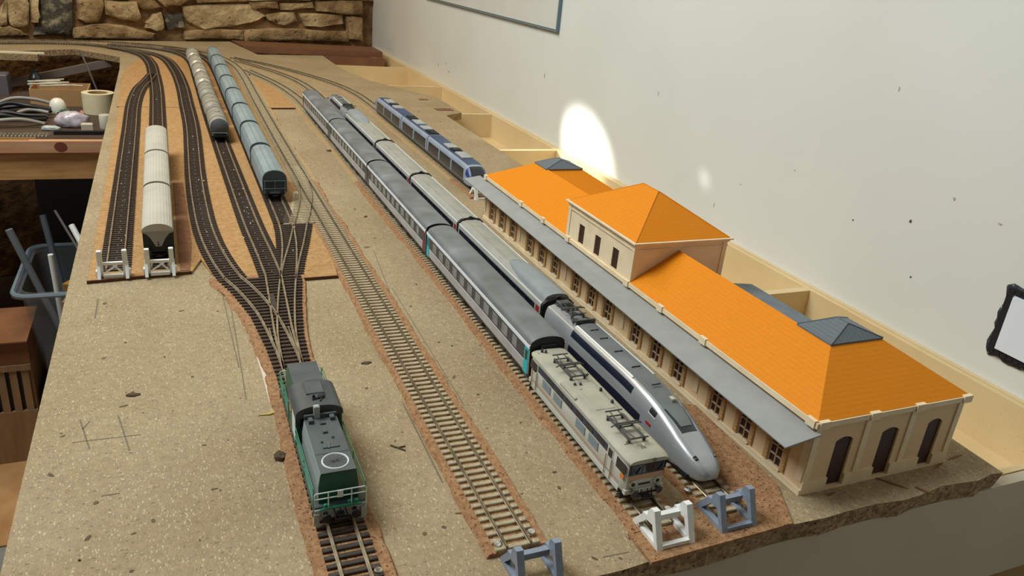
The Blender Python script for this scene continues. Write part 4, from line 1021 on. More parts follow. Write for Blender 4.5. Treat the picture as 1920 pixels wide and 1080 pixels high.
def railcar(label, y, L_, rz, cab):
    t = thing('railcar', label, 'train', (.035, y, RT), rz, 'cars of the blue railcar')
    ys = ([0, .001, .002, .004, .008, .012, .016, .020, .024, .03, .04] if cab else [.1, ])+[.1+.0]*0
    y_end = L_-.0015
    off = 0 if cab else .1
    sec = (lambda y_, q: asec(y_, q)) if cab else (lambda y_, q: asec(.3, q))
    ys = ([0, .001, .002, .004, .008, .012, .016, .020, .024, .03, .04] if cab else [.0015])+[y_end]
    mb = MB(); mb.loft(lofty(sec, ys, 41)); mb.build('body', m_ag, t, smooth=40)
    y0 = .026 if cab else .004
    patch(sec, (y0, y_end-.001, .305, .695), .0003, 'roof_panel', m_ag_blue, t, 14, 12)
    for sgn in (0, 1):
        q = lambda v: v if sgn == 0 else 1-v
        def pq(ya, yb, a, b, name, m, off_=.0003, par=t): return patch(sec, ((ya, q(a)), (yb, q(a)), (yb, q(b)), (ya, q(b))), off_, name, m, par, 6, 4)
        n = 3 if L_ > .2 else 2; seg = (y_end-y0-.006)/n
        for k in range(n):
            bd = pq(y0+.004+k*seg, y0+.004+k*seg+seg*.89, .060, .205, 'window_band', m_ag_dark)
            pq(y0+.004+k*seg+seg*.92, y0+.004+k*seg+seg*.97, .050, .215, 'door', m_ag)
        pq(y0, y_end-.001, .015, .050, 'sill_stripe', m_ag_dark)
        if cab: pq(.006, .020, .16, .30, 'cab_side', m_ag_deep, .0004)
    if cab:
        patch(sec, ((.0022, .300), (.0205, .325), (.0205, .675), (.0022, .700)), .0004, 'windscreen', m_glass, t, 8, 10)
        mb = MB(); mb.cbox(-.009, .009, -.0008, .003, .0065, .0105, .0008); mb.build('bumper', m_ag, t)
        for s in (-1, 1): MB().lathe([(.0016, 0), (.0012, -.0010), (.0003, -.0011)], (s*.0085, .0006, .0115), 10, 'y').build('headlight', m_chrome, t)
    mb = MB()
    for a, b in ((.06, .10), (.13, .16)) if cab else ((.045, .075), (.09, .13)):
        if b < L_-.01: MB().cbox(-.008, .009, a, b, .0352, .0375, .0007).build('roof_unit', m_ag_top, t)
    well = [(.105, .125)] if cab else [(.006, .038), (.135, .168)]
    if cab and L_ > .23: well.append((.195, .228))
    for a, b in well:
        w1 = box('roof_well', m_black, t, -.0085, .0085, a, b, .0352, .0366)
        mb = MB(); mb.bar((-.006, a+.003, .0372), (.006, b-.003, .0378), .0006); mb.bar((.006, a+.003, .0372), (-.006, b-.003, .0378), .0006)
        for y_ in (a+.004, (a+b)/2, b-.004): mb.bar((-.0085, y_, .0374), (.0085, y_, .0374), .0006)
        mb.build('resistor', m_panto, w1)
    for ye in ((L_,) if cab else (0, L_)):
        MB().prism([(asec(.3, k/12)[0]*.96, asec(.3, k/12)[1]*.98) for k in range(13)], 'y', *sorted((ye-.0016, ye+.0002) if ye > 0 else (.0, .0018))).build('gangway', m_black, t)
    MB().box(-.0135, .0135, .008, y_end-.002, .0018, .0046).build('underframe', m_black, t)
    for y_ in ((.034, L_-.010) if cab else (.012, L_-.020)): bogie(t, y_, .0150 if not cab else .028)
    return t
railcar('blue railcar end car with sloping dark windscreen beside the canopy', .772, .2290, 0, True)
railcar('short middle car of the blue railcar with dark roof wells', 1.0015, .1760, 0, False)
railcar('far end car of the blue railcar', 1.4070, .2290, PI, True)

# ------------------------------------------------------------------ green diesel locomotive
m_gr = mat('diesel_green', (20, 84, 62), 0.4, rgb2=(16, 74, 54), scale=40); m_gr_l = mat('rail_green', (30, 128, 92), 0.45)
m_gr_top = mat('diesel_grey', (84, 91, 91), 0.5, rgb2=(74, 81, 81), scale=60); m_gr_side = mat('diesel_light_grey', (138, 150, 152), 0.45)
m_gr_white = mat('diesel_white', (214, 222, 220), 0.45); m_gr_roofd = mat('diesel_cab_roof', (62, 66, 68), 0.5, rgb2=(74, 78, 78), scale=60)
m_ash = mat('diesel_ash', (170, 176, 168), 0.5)
gl = thing('diesel_locomotive', 'green and grey diesel shunting locomotive with white ringed roof fan', 'locomotive', (-.3262, .1370, RT))
# y: near end -.078, far end +.078
MB().box(-.0160, .0160, -.077, .077, .0085, .0112).build('running_board', m_gr_top, gl)
MB().box(-.0162, .0162, -.0775, .0775, .0070, .0086).build('frame', m_gr, gl)
hp = lambda w0, w1, z1: [(-w0, .0112), (w0, .0112), (w0, .0235), (w1, z1-.0008), (w1-.0008, z1), (-w1+.0008, z1), (-w1, z1-.0008), (-w0, .0235)]
hood = MB().prism(hp(.0125, .0112, .0330), 'y', -.0735, -.009).build('long_hood', m_gr, gl)
MB().box(-.0111, .0111, -.0735, -.009, .0328, .0336).build('hood_top', m_gr_top, hood)
a = MB(); 
for s in (-1,):
    a.add([(s*.0127, -.0732, .0125), (s*.0127, -.010, .0125), (s*.0127, -.010, .0236), (s*.0127, -.0732, .0236), (s*.0114, -.010, .0326), (s*.0114, -.0732, .0326),
           (s*.0122, -.0732, .0125), (s*.0122, -.010, .0125), (s*.0122, -.010, .0236), (s*.0122, -.0732, .0236), (s*.0109, -.010, .0326), (s*.0109, -.0732, .0326)],
          [(0, 1, 2, 3), (3, 2, 4, 5), (7, 6, 9, 8), (8, 9, 11, 10), (0, 3, 9, 6), (3, 5, 11, 9), (1, 7, 8, 2), (2, 8, 10, 4), (5, 4, 10, 11), (0, 6, 7, 1)])
a.build('side_panel', m_gr_side, hood, label='light grey hood side panel')
ring = MB(); ring.tube([(.0082*math.cos(2*PI*k/36), -.0625+.0082*math.sin(2*PI*k/36), .0337) for k in range(36)], .00062, 6, True); ring.build('fan_ring', m_gr_white, hood)
fan = MB(); fan.lathe([(.0078, 0), (.0078, .0003), (.0015, .0003)], (0, -.0625, .0334), 28)
for k in range(12):
    fan.bar((0, -.0625, .0339), (.0076*math.cos(PI*k/6), -.0625+.0076*math.sin(PI*k/6), .0336), .0002, 4)
fan.build('fan_grille', mat('fan_grey', (76, 79, 79), .6), hood)
mb = MB(); mb.cbox(-.0111, .0111, -.0100, -.0080, .0325, .0365, .0004); mb.cbox(-.0090, -.0058, -.0165, -.0115, .0334, .0362, .0004); mb.cbox(.0058, .0090, -.0150, -.0105, .0334, .0362, .0004)
mb.cbox(-.0018, .0012, -.0300, -.0262, .0334, .0350, .0004); mb.cbox(-.0050, .0060, -.0475, -.0445, .0334, .0344, .0003); mb.cbox(-.0016, .0020, -.0190, -.0168, .0334, .0348, .0003)
mb.lathe([(.0011, 0), (.0006, .0015)], (.0035, -.0360, .0334), 8); mb.lathe([(.0011, 0), (.0006, .0015)], (-.0045, -.0400, .0334), 8); mb.bar((-.0012, -.0480, .0340), (.0, -.0430, .0346), .0005)
mb.build('hood_fittings', m_gr_top, hood)
MB().box(-.0112, .0112, -.0532, -.0528, .0334, .0337).build('hood_joint', m_black, hood)
far = MB().prism(hp(.0125, .0112, .0330), 'y', .029, .0720).build('short_hood', m_gr, gl)
MB().box(-.0111, .0111, .029, .0720, .0328, .0336).build('hood_top', m_gr_top, far)
# cab
cab = MB().box(-.0160, .0160, -.0040, .029, .0112, .0335).build('cab', m_gr, gl)
MB().box(-.0163, -.0159, -.0030, .0120, .0128, .0330).build('cab_door', m_gr_white, cab, label='white cab side door')
MB().box(.0159, .0163, -.0030, .0120, .0128, .0330).build('cab_door', m_gr_white, cab)
for s in (-1, 1): box('cab_window', m_glass, cab, *sorted((s*.0159, s*.0164)), .0140, .0260, .0225, .0320)
for x0, x1 in ((-.0142, -.0060), (.0060, .0142)): box('front_window', m_glass, cab, x0, x1, -.0046, -.0038, .0245, .0335)
n = 15; rr = [(-.0166*math.cos(PI*k/(n-1)), .0325+.0088*math.sin(PI*k/(n-1))**.62) for k in range(n)]
MB().prism(rr, 'y', -.0062, .0305).build('cab_roof', m_gr_roofd, cab, smooth=35)
MB().prism([(x*.95, z_-.0014) for x, z_ in rr], 'y', -.0044, .0295).build('cab_gable', m_gr, cab)
mb = MB(); mb.cbox(-.0065, .0065, .010, .0270, .0405, .0421, .0006); mb.build('roof_hatch', m_gr_top, cab)
mb = MB(); mb.cbox(-.0045, -.0005, -.0105, -.0068, .0330, .0430, .0006); mb.build('exhaust_stack', m_ash, cab, label='pale grey exhaust stack')
mb = MB(); mb.bar((-.0035, .002, .0415), (.0055, .004, .0422), .0007); mb.bar((.0015, -.001, .0415), (.0060, .008, .0418), .0006); mb.lathe([(.0012, 0), (.0007, .0028)], (-.002, .005, .0408), 8); mb.cbox(.001, .005, .003, .007, .0408, .0424, .0004); mb.bar((-.004, .031, .0345), (.002, .033, .0365), .0007); mb.build('roof_horn', m_black, cab)
# green side railings and pale end railings
for s in (-1, 1):
    for ya, yb in ((-.0765, -.005), (.030, .0765)):
        mb = MB(); nn = max(2, int((yb-ya)/.024))
        for zz in (.0165, .0205, .0250): mb.bar((s*.0163, ya, zz), (s*.0163, yb, zz), .00033, 5)
        for k in range(nn+1):
            y_ = ya+(yb-ya)*k/nn; mb.bar((s*.0163, y_, .0105), (s*.0163, y_, .0250), .00033, 5)
        mb.build('side_railing', m_gr_l, gl)
for d in (-1, 1):
    ye = d*.0795; mb = MB()
    mb.tube([(-.0162, ye, .0010), (-.0162, ye, .0222), (-.0152, ye, .0235), (-.0105, ye, .0235), (0, ye, .0235), (.0105, ye, .0235), (.0152, ye, .0235), (.0162, ye, .0222), (.0162, ye, .0010)], .0004, 6)
    mb.bar((-.0162, ye, .0192), (.0162, ye, .0192), .0004)
    for x0 in (-.0075, .0070): mb.bar((x0, ye, .0112), (x0, ye, .0235), .0004)
    mb.build('end_railing', m_gr_white, gl, label='pale grey end railing')
    er = gl.children[-1]
    MB().cbox(-.0020, .0016, *sorted((ye-.0004, ye+d*.0006)), .0186, .0238, .0003).build('plate', m_gr_white, er)
    MB().box(-.0160, .0160, *sorted((d*.0772, d*.0788)), .0030, .0100).build('buffer_beam', m_ash, gl)
    for s in (-1, 1):
        box('step_plate', m_ash, gl, *sorted((s*.0132, s*.0166)), *sorted((d*.0788, d*.0800)), -.0005, .0078)
        MB().lathe([(.0014, 0), (.0014, d*.005), (.0030, d*.0052), (.0030, d*.0064), (.0004, d*.0067)], (s*.0092, d*.0785, .0072), 14, 'y').build('buffer', m_black, gl)
    mb = MB(); mb.tube([(-.0125, d*.0790, .0100), (-.010, d*.0800, .0118), (.010, d*.0800, .0118), (.0135, d*.0790, .0105)], .0008, 6)
    for x0 in (-.0090, .0060, .0100): mb.lathe([(.0015, 0), (.0013, d*.0016)], (x0, d*.0780, .0128), 10, 'y')
    mb.build('handrail', m_gr_l, gl)
    mb = MB()
    for x0 in (-.004, .0, .003): mb.tube([(x0, d*.0788, .0095), (x0+.001, d*.0815, .006), (x0+.0035, d*.0800, .0030)], .00045, 5)
    mb.build('brake_hoses', m_black, gl)
    coupling(gl, d*.0785, d)
mb = MB(); mb.box(-.0130, .0130, -.072, .072, .0052, .0072); mb.box(-.0145, .0145, -.016, .016, .0020, .0056); mb.build('underframe', m_black, gl)
for d in (-1, 1): bogie(gl, d*.0470, .027, m_black)

# ------------------------------------------------------------------ beige hopper wagons
m_ho = mat('hopper_beige', (188, 182, 166), 0.6, rgb2=(178, 172, 156), scale=30); m_ho_end = mat('hopper_end_grey', (150, 148, 138), 0.5)
def hopper(label, y0):
    Lh = .1610; t = thing('hopper_wagon', label, 'wagon', (-.428, y0+Lh/2, RT), 0, 'beige hopper wagons'); h = Lh/2
    n = 15; arc = [(-.0158*math.cos(PI*k/(n-1)), .0350+.0085*math.sin(PI*k/(n-1))) for k in range(n)]
    rf = MB().prism(arc, 'y', -h, h).build('roof', m_ho, t, smooth=40)
    mb = MB()
    for k in range(2, n-2): mb.box(arc[k][0]-.0002, arc[k][0]+.0002, -h+.001, h-.001, arc[k][1]-.0005, arc[k][1]+.00025)
    mb.build('roof_rib', m_ho, rf)
    MB().prism([(-.0157, .0352), (.0157, .0352), (.0152, .0300), (.0105, .0120), (-.0105, .0120), (-.0152, .0300)], 'y', -h+.012, h-.012).build('hopper_body', m_ho, t)
    for d in (-1, 1):
        ye = d*h
        MB().prism([(p[0]*.985, p[1]-.0003) for p in arc]+[(.0155, .0335), (.0115, .0320), (.0075, .0270), (.0038, .0195), (.0028, .0175), (-.0028, .0175), (-.0038, .0195), (-.0075, .0270), (-.0115, .0320), (-.0155, .0335)], 'y', *sorted((ye-d*.0050, ye-d*.0006))).build('end_plate', m_ho_end, t, label='grey pointed end plate')
        box('end_wall', m_black, t, -.0152, .0152, *sorted((ye-d*.013, ye-d*.0040)), .0080, .0338)
        for zz, r_ in ((.0222, .0008), (.0195, .0011)): MB().lathe([(r_, 0), (r_*.9, d*.0004)], (0, ye-d*.0008, zz), 10, 'y').build('end_hole', m_black, t)
        buffers(t, ye-d*.0052, d, .0112, m_black); coupling(t, ye-d*.0062, d)
    mb = MB(); mb.box(-.0145, .0145, -h+.004, h-.004, .0065, .0100)
    for k in range(9):
        yy = -h+.016+k*(2*h-.032)/8
        for s in (-1, 1): mb.box(s*.0150-.0005, s*.0150+.0005, yy-.0006, yy+.0006, .0100, .0345)
    mb.build('underframe', m_black, t)
    for d in (-1, 1): bogie(t, d*.0570, .0205, m_black)
for k, lab in enumerate(['beige hopper wagon with black end, standing against the white buffer stop', 'middle beige hopper wagon of the row of three', 'beige hopper wagon at the far end of the row of three']): hopper(lab, .5330+k*.1690)

# ------------------------------------------------------------------ grey tank wagons
m_ta = mat('tank_grey', (158, 152, 136), 0.45, rgb2=(144, 138, 122), scale=30); m_tb = mat('tank_silver', (196, 190, 172), 0.28, 0.25, rgb2=(182, 176, 158), scale=30); m_td = mat('tank_end_dark', (82, 84, 84), 0.5)
def tank(label, y0, m, dark=False):
    Lt = .1300; y_ = y0+Lt/2
    t = thing('tank_wagon', label, 'wagon', (xat([(-.3262, 1.09), (-.3295, 1.4), (-.331, 1.8), (-.336, 2.1)], y_), y_, RT), 0, 'tank wagons'); h = Lt/2; zc, R_ = .0232, .0163
    MB().lathe([(.0005, -h), (.006, -h+.0008), (.0105, -h+.0024), (R_-.001, -h+.0052), (R_, -h+.0085), (R_, h-.0085), (R_-.001, h-.0052), (.0105, h-.0024), (.006, h-.0008), (.0005, h)], (0, 0, zc), 32, 'y').build('tank', m, t, smooth=50)
    for q in (-.012, .012, -.040, .040): MB().lathe([(R_-.0002, q-.0010), (R_+.0005, q-.0008), (R_+.0005, q+.0008), (R_-.0002, q+.0010)], (0, 0, zc), 32, 'y').build('tank_band', m_td if abs(q) > .03 else m, t, smooth=50)
    if dark: MB().lathe([(.0005, -h-.0004), (.006, -h+.0004), (.0105, -h+.0020), (R_-.0008, -h+.0049), (R_-.002, -h+.0060)], (0, 0, zc), 32, 'y').build('tank_end', m_td, t, smooth=50, label='dark grey domed tank end')
    MB().lathe([(.0045, 0), (.0045, .0018), (.0036, .0024)], (0, 0, zc+R_-.0008), 16).build('manhole', m, t)
    mb = MB(); mb.box(-.0120, .0120, -h-.003, h+.003, .0075, .0100)
    for q in (-.042, .042): mb.box(-.0110, .0110, q-.004, q+.004, .0098, .0135)
    mb.build('underframe', m_black, t)
    for d in (-1, 1):
        mb = MB(); mb.bar((-.0120, d*(h+.0022), .0150), (.0120, d*(h+.0022), .0150), .0004); mb.bar((-.0120, d*(h+.0022), .0100), (-.0120, d*(h+.0022), .0150), .0004); mb.bar((.0120, d*(h+.0022), .0100), (.0120, d*(h+.0022), .0150), .0004)
        mb.build('end_rail', m_ash, t)
        buffers(t, d*(h+.003)-d*.0028, d, .0095, m_black)
        bogie(t, d*.0400, .0205, m_black)
ord_ = ['nearest to the three-way turnout', 'second', 'third', 'fourth', 'fifth', 'sixth', 'last']
for k in range(7):
    lab = ['dull grey tank wagon with dark end, first in its row from the turnout', 'dull grey tank wagon, second in its row from the turnout', 'dull grey tank wagon, third in its row from the turnout', 'shiny pale tank wagon, fourth in its row from the turnout', 'shiny pale tank wagon, fifth in its row from the turnout', 'shiny pale tank wagon, sixth in its row from the turnout', 'shiny pale tank wagon at the far end of its row by the curve'][k]
    tank(lab, 1.108+k*.1420, m_ta if k < 3 else m_tb, k == 0)

# ------------------------------------------------------------------ blue-grey covered wagons
m_cv = mat('covered_bluegrey', (142, 154, 153), 0.55, rgb2=(130, 142, 141), scale=30); m_cv_end = mat('covered_end', (58, 74, 80), 0.5); m_cv_d = mat('covered_dark', (36, 50, 56), 0.55)
def covered(label, y0):
    Lc = .1640; t = thing('covered_wagon', label, 'wagon', (-.2785, y0+Lc/2, RT), 0, 'blue-grey covered wagons'); h = Lc/2
    prof = [(-.0160, .0105), (.0160, .0105), (.0162, .0280), (.0150, .0330), (.0122, .0372), (.0075, .0398), (.002, .0408), (-.002, .0408), (-.0075, .0398), (-.0122, .0372), (-.0150, .0330), (-.0162, .0280)]
    MB().prism(prof, 'y', -h+.0035, h-.0035).build('body', m_cv, t, smooth=25)
    mb = MB()
    for x_, z_ in ((-.0042, .0406), (.0042, .0406), (-.0135, .0355), (.0135, .0355)): mb.box(x_-.0004, x_+.0004, -h+.004, h-.004, z_-.0006, z_+.0004)
    mb.build('roof_rib', mat('covered_rib', (122, 136, 138), .5), t)
    for d in (-1, 1):
        ye = d*h
        MB().prism([(p[0]*1.015, p[1]+.0005) for p in prof], 'y', *sorted((ye-d*.0050, ye-d*.0012))).build('end_frame', m_cv_end, t, smooth=25)
        mb = MB(); mb.box(-.0130, .0130, *sorted((ye-d*.0014, ye-d*.0006)), .0165, .0262); mb.build('end_panel', m_cv_d, t)
        mb = MB()
        for x_ in (-.0135, .0, .0135): mb.bar((x_, ye-d*.0004, .0105), (x_, ye-d*.0004, .0270), .0005)
        for z_ in (.0160, .0270): mb.bar((-.0150, ye-d*.0002, z_), (.0150, ye-d*.0002, z_), .0005)
        mb.build('end_bars', mat('covered_bars', (104, 124, 128), .5), t)
        box('buffer_beam', mat('covered_bars', (104, 124, 128), .5), t, -.0150, .0150, *sorted((ye-d*.003, ye-d*.0008)), .0085, .0118)
        buffers(t, ye-d*.0035, d, .0100, m_black); coupling(t, ye-d*.0035, d)
    mb = MB(); mb.box(-.0140, .0140, -h+.003, h-.003, .0070, .0106)
    for s in (-1, 1):
        for q in (-.040, -.02, .0, .02, .040): mb.box(s*.0140-.0010, s*.0140+.0010, q-.001, q+.001, .0045, .0075)
    mb.build('underframe', m_black, t)
    for d in (-1, 1): bogie(t, d*.055, .0205, m_black)
for k in range(8):
    lab = ['blue-grey covered wagon with its dark end panel facing the two-way turnout', 'blue-grey covered wagon, second in its row from the turnout', 'blue-grey covered wagon, third in its row from the turnout', 'blue-grey covered wagon, fourth in its row from the turnout', 'blue-grey covered wagon, fifth in its row from the turnout', 'blue-grey covered wagon, sixth in its row from the turnout', 'blue-grey covered wagon, seventh in its row from the turnout', 'blue-grey covered wagon at the far end of its row'][k]
    covered(lab, .7500+k*.1685)

# ------------------------------------------------------------------ things on the white wall
swb = thing('light_switch', 'bare wall light switch, white rocker in a dark torn mounting frame', 'switch', (XW, .085, .052))
mb = MB(); outer = []
for k in range(44):
    a = 2*PI*k/44; c, s = math.cos(a), math.sin(a); r = 1/max(abs(c), abs(s)); j = random.uniform(.95, 1.05)
    outer.append((.0400*c*r*j, .0400*s*r*j))
rings = [[(x_, p[0]*sc, p[1]*sc) for p in outer] for x_, sc in ((.001, 1), (-.0012, .985), (-.0022, .93))]
mb.loft(rings); mb.build('plaster_cutout', mat('cut_plaster', (60, 62, 68), 0.8, rgb2=(30, 32, 38), scale=160, specks=(200, (190, 188, 180), .62)), swb)
mb = MB()
for (a, b, c, d) in ((-.036, .036, .030, .036), (-.036, .036, -.036, -.030), (-.036, -.029, -.030, .030), (.029, .036, -.030, .030)): mb.box(-.0045, -.0015, a, b, c, d)
for k in range(10): mb.box(-.0052, -.0044, -.034+k*.0070, -.031+k*.0070, .0315, .0345); mb.box(-.0052, -.0044, -.034+k*.0070, -.031+k*.0070, -.0345, -.0315)
mb.build('mounting_frame', mat('black_plastic', (24, 27, 34), 0.5), swb)
mb = MB(); mb.prism([(-.0275, -.0285), (.0275, -.0285), (.0275, .0285), (-.0275, .0285)], 'x', -.0070, -.0010); mb.build('rocker', mat('switch_white', (228, 234, 240), 0.3), swb)
box('inner_frame', mat('switch_frame', (198, 204, 212), 0.35), swb, -.0040, -.0012, -.0292, .0292, -.0300, .0300)
pan = thing('wall_panel', 'white sheet panel with blue-grey border fixed high on the white wall', 'panel', (XW, 1.2, .217))
box('panel_sheet', mat('panel_white', (214, 214, 206), 0.4, rgb2=(206, 206, 198), scale=4), pan, -.006, 0, .004, .95, .004, .50)
m_pb = mat('panel_border', (108, 128, 138), 0.45)
for b in ((-.008, 0, 0, .004, 0, .50), (-.0075, 0, .004, .95, 0, .003)): box('panel_border', m_pb, pan, *b)

# ------------------------------------------------------------------ workbench beyond the open left edge, with its clutter
ZB = -.100
m_pine = mat('pine', (206, 158, 100), 0.6, rgb2=(184, 132, 78), scale=9, stretch=(1.2, 14, 14)); m_pine2 = mat('pine_pinkish', (206, 156, 118), 0.6, rgb2=(192, 140, 100), scale=8, stretch=(1.2, 10, 10))
m_knot = mat('wood_knot', (112, 58, 36), 0.6)
bn = thing('workbench', 'pine workbench strewn with clutter, seen beyond the open board edge', 'workbench', (-.9, 1.9, ZF))
def bbox(name, m, x0, x1, y0, y1, z0, z1, par=bn): return box(name, m, par, x0+.9, x1+.9, y0-1.9, y1-1.9, z0-ZF, z1-ZF)
bbox('bench_top', mat('bench_dark', (64, 48, 36), .7, rgb2=(84, 64, 48), scale=12), -1.45, -.521, 1.582, 2.17, ZB-.024, ZB); bbox('edge_board', m_pine2, -1.45, -.521, 1.562, 1.582, ZB-.024, ZB+.001)
bm_ = bbox('front_beam', m_pine, -1.45, -.521, 1.575, 1.615, ZB-.086, ZB-.024)
MB().prism([(.0125*math.cos(2*PI*k/14), .0105*math.sin(2*PI*k/14)) for k in range(14)], 'y', -.0006, .001).build('knot', m_knot, bn, (-.627+.9, 1.562-1.9, ZB-.011-ZF))
for x0 in (-1.42, -.60): bbox('leg', m_pine, x0, x0+.06, 2.08, 2.14, ZF, ZB-.024)
bbox('leg', m_pine, -1.42, -1.36, 1.62, 1.68, ZF, ZB-.024)
m_kraft = mat('kraft_card', (184, 144, 96), 0.8, rgb2=(170, 130, 84), scale=12); m_kraft2 = mat('kraft_orange', (138, 90, 52), 0.8, rgb2=(120, 76, 42), scale=14)
cb = thing('cardboard_tray', 'shallow open kraft cardboard tray on the workbench', 'box', (-.66, 2.01, ZB))
for n_, b in (('front_side', (-.066, .066, -.052, -.049, 0, .042)), ('back_side', (-.066, .066, .049, .052, 0, .042)), ('end_side', (-.066, -.063, -.049, .049, 0, .042)), ('end_side', (.063, .066, -.049, .049, 0, .042)), ('tray_bottom', (-.063, .063, -.049, .049, 0, .002))): box(n_, m_kraft, cb, *b)
tp = thing('tape_roll', 'cream roll of masking tape lying on the workbench by the board edge', 'tape', (-.567, 1.885, ZB))
mb = MB()
prof = [(.0235, 0), (.0370, 0), (.0370, .050), (.0235, .050)]
nseg = 32; vs = []; fs = []
for r, h_ in prof:
    for k in range(nseg): vs.append((r*math.cos(2*PI*k/nseg), r*math.sin(2*PI*k/nseg), h_))
for i in range(4):
    for k in range(nseg): fs.append((i*nseg+k, i*nseg+(k+1) % nseg, ((i+1) % 4)*nseg+(k+1) % nseg, ((i+1) % 4)*nseg+k))
mb.add(vs, fs); mb.build('tape', mat('masking_tape', (232, 218, 178), 0.6, rgb2=(222, 206, 164), scale=20), tp, smooth=40)
mb = MB(); vs = []; fs = []; prof = [(.0215, .0005), (.0236, .0005), (.0236, .0495), (.0215, .0495)]
for r, h_ in prof:
    for k in range(nseg): vs.append((r*math.cos(2*PI*k/nseg), r*math.sin(2*PI*k/nseg), h_))
for i in range(4):
    for k in range(nseg): fs.append((i*nseg+k, i*nseg+(k+1) % nseg, ((i+1) % 4)*nseg+(k+1) % nseg, ((i+1) % 4)*nseg+k))
mb.add(vs, fs); mb.build('card_core', m_kraft, tp, smooth=40)
tag(MB().lathe([(.0185, 0), (.0190, .010), (.0180, .020), (.0140, .029), (.0080, .034), (.0010, .0355)], (-.658, 1.88, ZB), 24).build('plastic_dome', mat('cap_white', (236, 232, 214), 0.4), None, smooth=50), 'white domed plastic cap in front of the cardboard tray', 'cap')
bt = thing('bottle', 'small dark bottle with a turquoise label behind the cardboard tray', 'bottle', (-.731, 2.135, ZB))
MB().lathe([(.016, 0), (.0175, .004), (.0175, .036), (.0150, .046), (.0090, .052), (.0088, .062), (.0010, .063)], (0, 0, 0), 24).build('bottle_body', mat('bottle_dark', (24, 26, 26), 0.3), bt, smooth=50)
MB().prism([(-.0180*math.cos(a), -.0180*math.sin(a)) for a in [math.radians(30+10*k) for k in range(9)]]+[(-.0170*math.cos(a), -.0170*math.sin(a)) for a in [math.radians(110-10*k) for k in range(9)]], 'z', .004, .032).build('label_band', mat('label_turquoise', (112, 186, 200), 0.5), bt)
m_stick = mat('pale_stick', (196, 188, 166), 0.6)
for k in range(8):
    a = random.uniform(-.25, .25); x0, y0 = -.69+random.uniform(-.01, .05), 2.0+random.uniform(-.03, .03); z0 = ZB+.0465
    o = MB().bar((-.034, -.002*k, 0), (.034, .002*k, .0), .0022, 6).build('stick', m_stick, None, (x0, y0, z0+.0045*(k//3)), (0, 0, a))
    tag(o, 'thin pale stick in the loose bundle across the cardboard tray', 'stick', 'pale sticks across the tray')
tag(MB().bar((-.6186, 2.17, .012), (-.585, 2.150, ZB+.003), .0026, 8).build('steel_rod', mat('steel_rod', (132, 126, 118), 0.4, 0.6)), 'thin grey metal rod leaning against the far board edge', 'rod')
o = MB().box(-.50, .26, -.012, .012, -.010, .010).build('metal_profile', mat('profile_grey', (112, 98, 88), 0.5), None, (-.80, 2.225, -.088), (0, -.25, 0)); tag(o, 'long dull grey metal profile slanting in the dark gap under the back board', 'profile')
o = MB().box(-.12, .085, -.006, .006, 0, .004).build('white_strip', mat('strip_white', (232, 222, 190), 0.5), None, (-.79, 2.160, .0005), (0, 0, .02)); tag(o, 'white plastic strip lying along the edge of the back board', 'strip')
box('strip_support', m_chip_edge, board, -.93, -.72, 2.145, 2.185, -BT, -.0001)
# cables, bag and odds and ends
m_cable = mat('black_cable', (20, 20, 20), 0.45)
rs_ = random.Random(3)
for k in range(9):
    y0 = 1.70+k*.022; z0 = ZB+.006+.003*(k % 3)
    pts = [(-.80, y0, z0), (-.755, y0+rs_.uniform(-.02, .02), z0+rs_.uniform(0, .022)), (-.71, y0+rs_.uniform(-.02, .02), z0+rs_.uniform(.004, .020)), (-.665, y0+rs_.uniform(-.015, .02), z0+rs_.uniform(0, .006))]
    cp = [Vector(p) for p in pts]; out = []
    for i in range(len(cp)-1):
        for q in range(6):
            t_ = q/6; p0, p1, p2, p3 = cp[max(0, i-1)], cp[i], cp[i+1], cp[min(3, i+2)]
            out.append(0.5*((2*p1)+(p2-p0)*t_+(2*p0-5*p1+4*p2-p3)*t_*t_+(3*p1-p0-3*p2+p3)*t_**3))
    o = MB().tube(out, .0042+.001*(k % 2), 8).build('cable', m_cable if k % 4 else mat('grey_cable', (150, 146, 136), .5), None, smooth=50)
    tag(o, ('black cable' if k % 4 else 'pale grey cable')+' in the tangle on the workbench left of the plastic bag', 'cable', 'black cables on the bench' if k % 4 else 'grey cables on the bench')
def blob(name, c, r, m, seed, label, cat, sub=2, rough_=.25, par=None):
    bm2 = bmesh.new(); bmesh.ops.create_icosphere(bm2, subdivisions=sub, radius=1); rr_ = random.Random(seed)
    for v in bm2.verts:
        k_ = 1+rr_.uniform(-rough_, rough_); v.co = Vector((v.co.x*r[0]*k_, v.co.y*r[1]*k_, max(v.co.z, -.55)*r[2]*k_+r[2]*.55))
    zmin = min(v.co.z for v in bm2.verts)
    for v in bm2.verts: v.co.z -= zmin
    me = bpy.data.meshes.new(name); bm2.to_mesh(me); bm2.free(); me.materials.append(m)
    for p in me.polygons: p.use_smooth = sub > 2
    o = link(name, me, par, c); 
    if label: tag(o, label, cat)
    return o
m_bag = mat('clear_bag', (168, 152, 160), 0.2, rgb2=(214, 206, 208), scale=60, spec=.8)
bg_ = blob('plastic_bag', (-.612, 1.715, ZB), (.036, .020, .022), m_bag, 5, 'crumpled purplish clear plastic bag on the workbench', 'bag', 3, .12)
blob('plastic_wrap', (-.655, 1.675, ZB), (.020, .009, .007), mat('wrap_green', (170, 178, 168), .25, rgb2=(200, 206, 198), scale=70), 8, 'small crumple of greenish clear wrap beside the plastic bag', 'wrap', 3, .15)
blob('green_tie', (-.640, 1.85, ZB), (.017, .009, .009), mat('tie_green', (44, 70, 44), .6, rgb2=(90, 116, 84), scale=120), 9, 'small dark green bundle in front of the white cap', 'bundle', 2, .3)
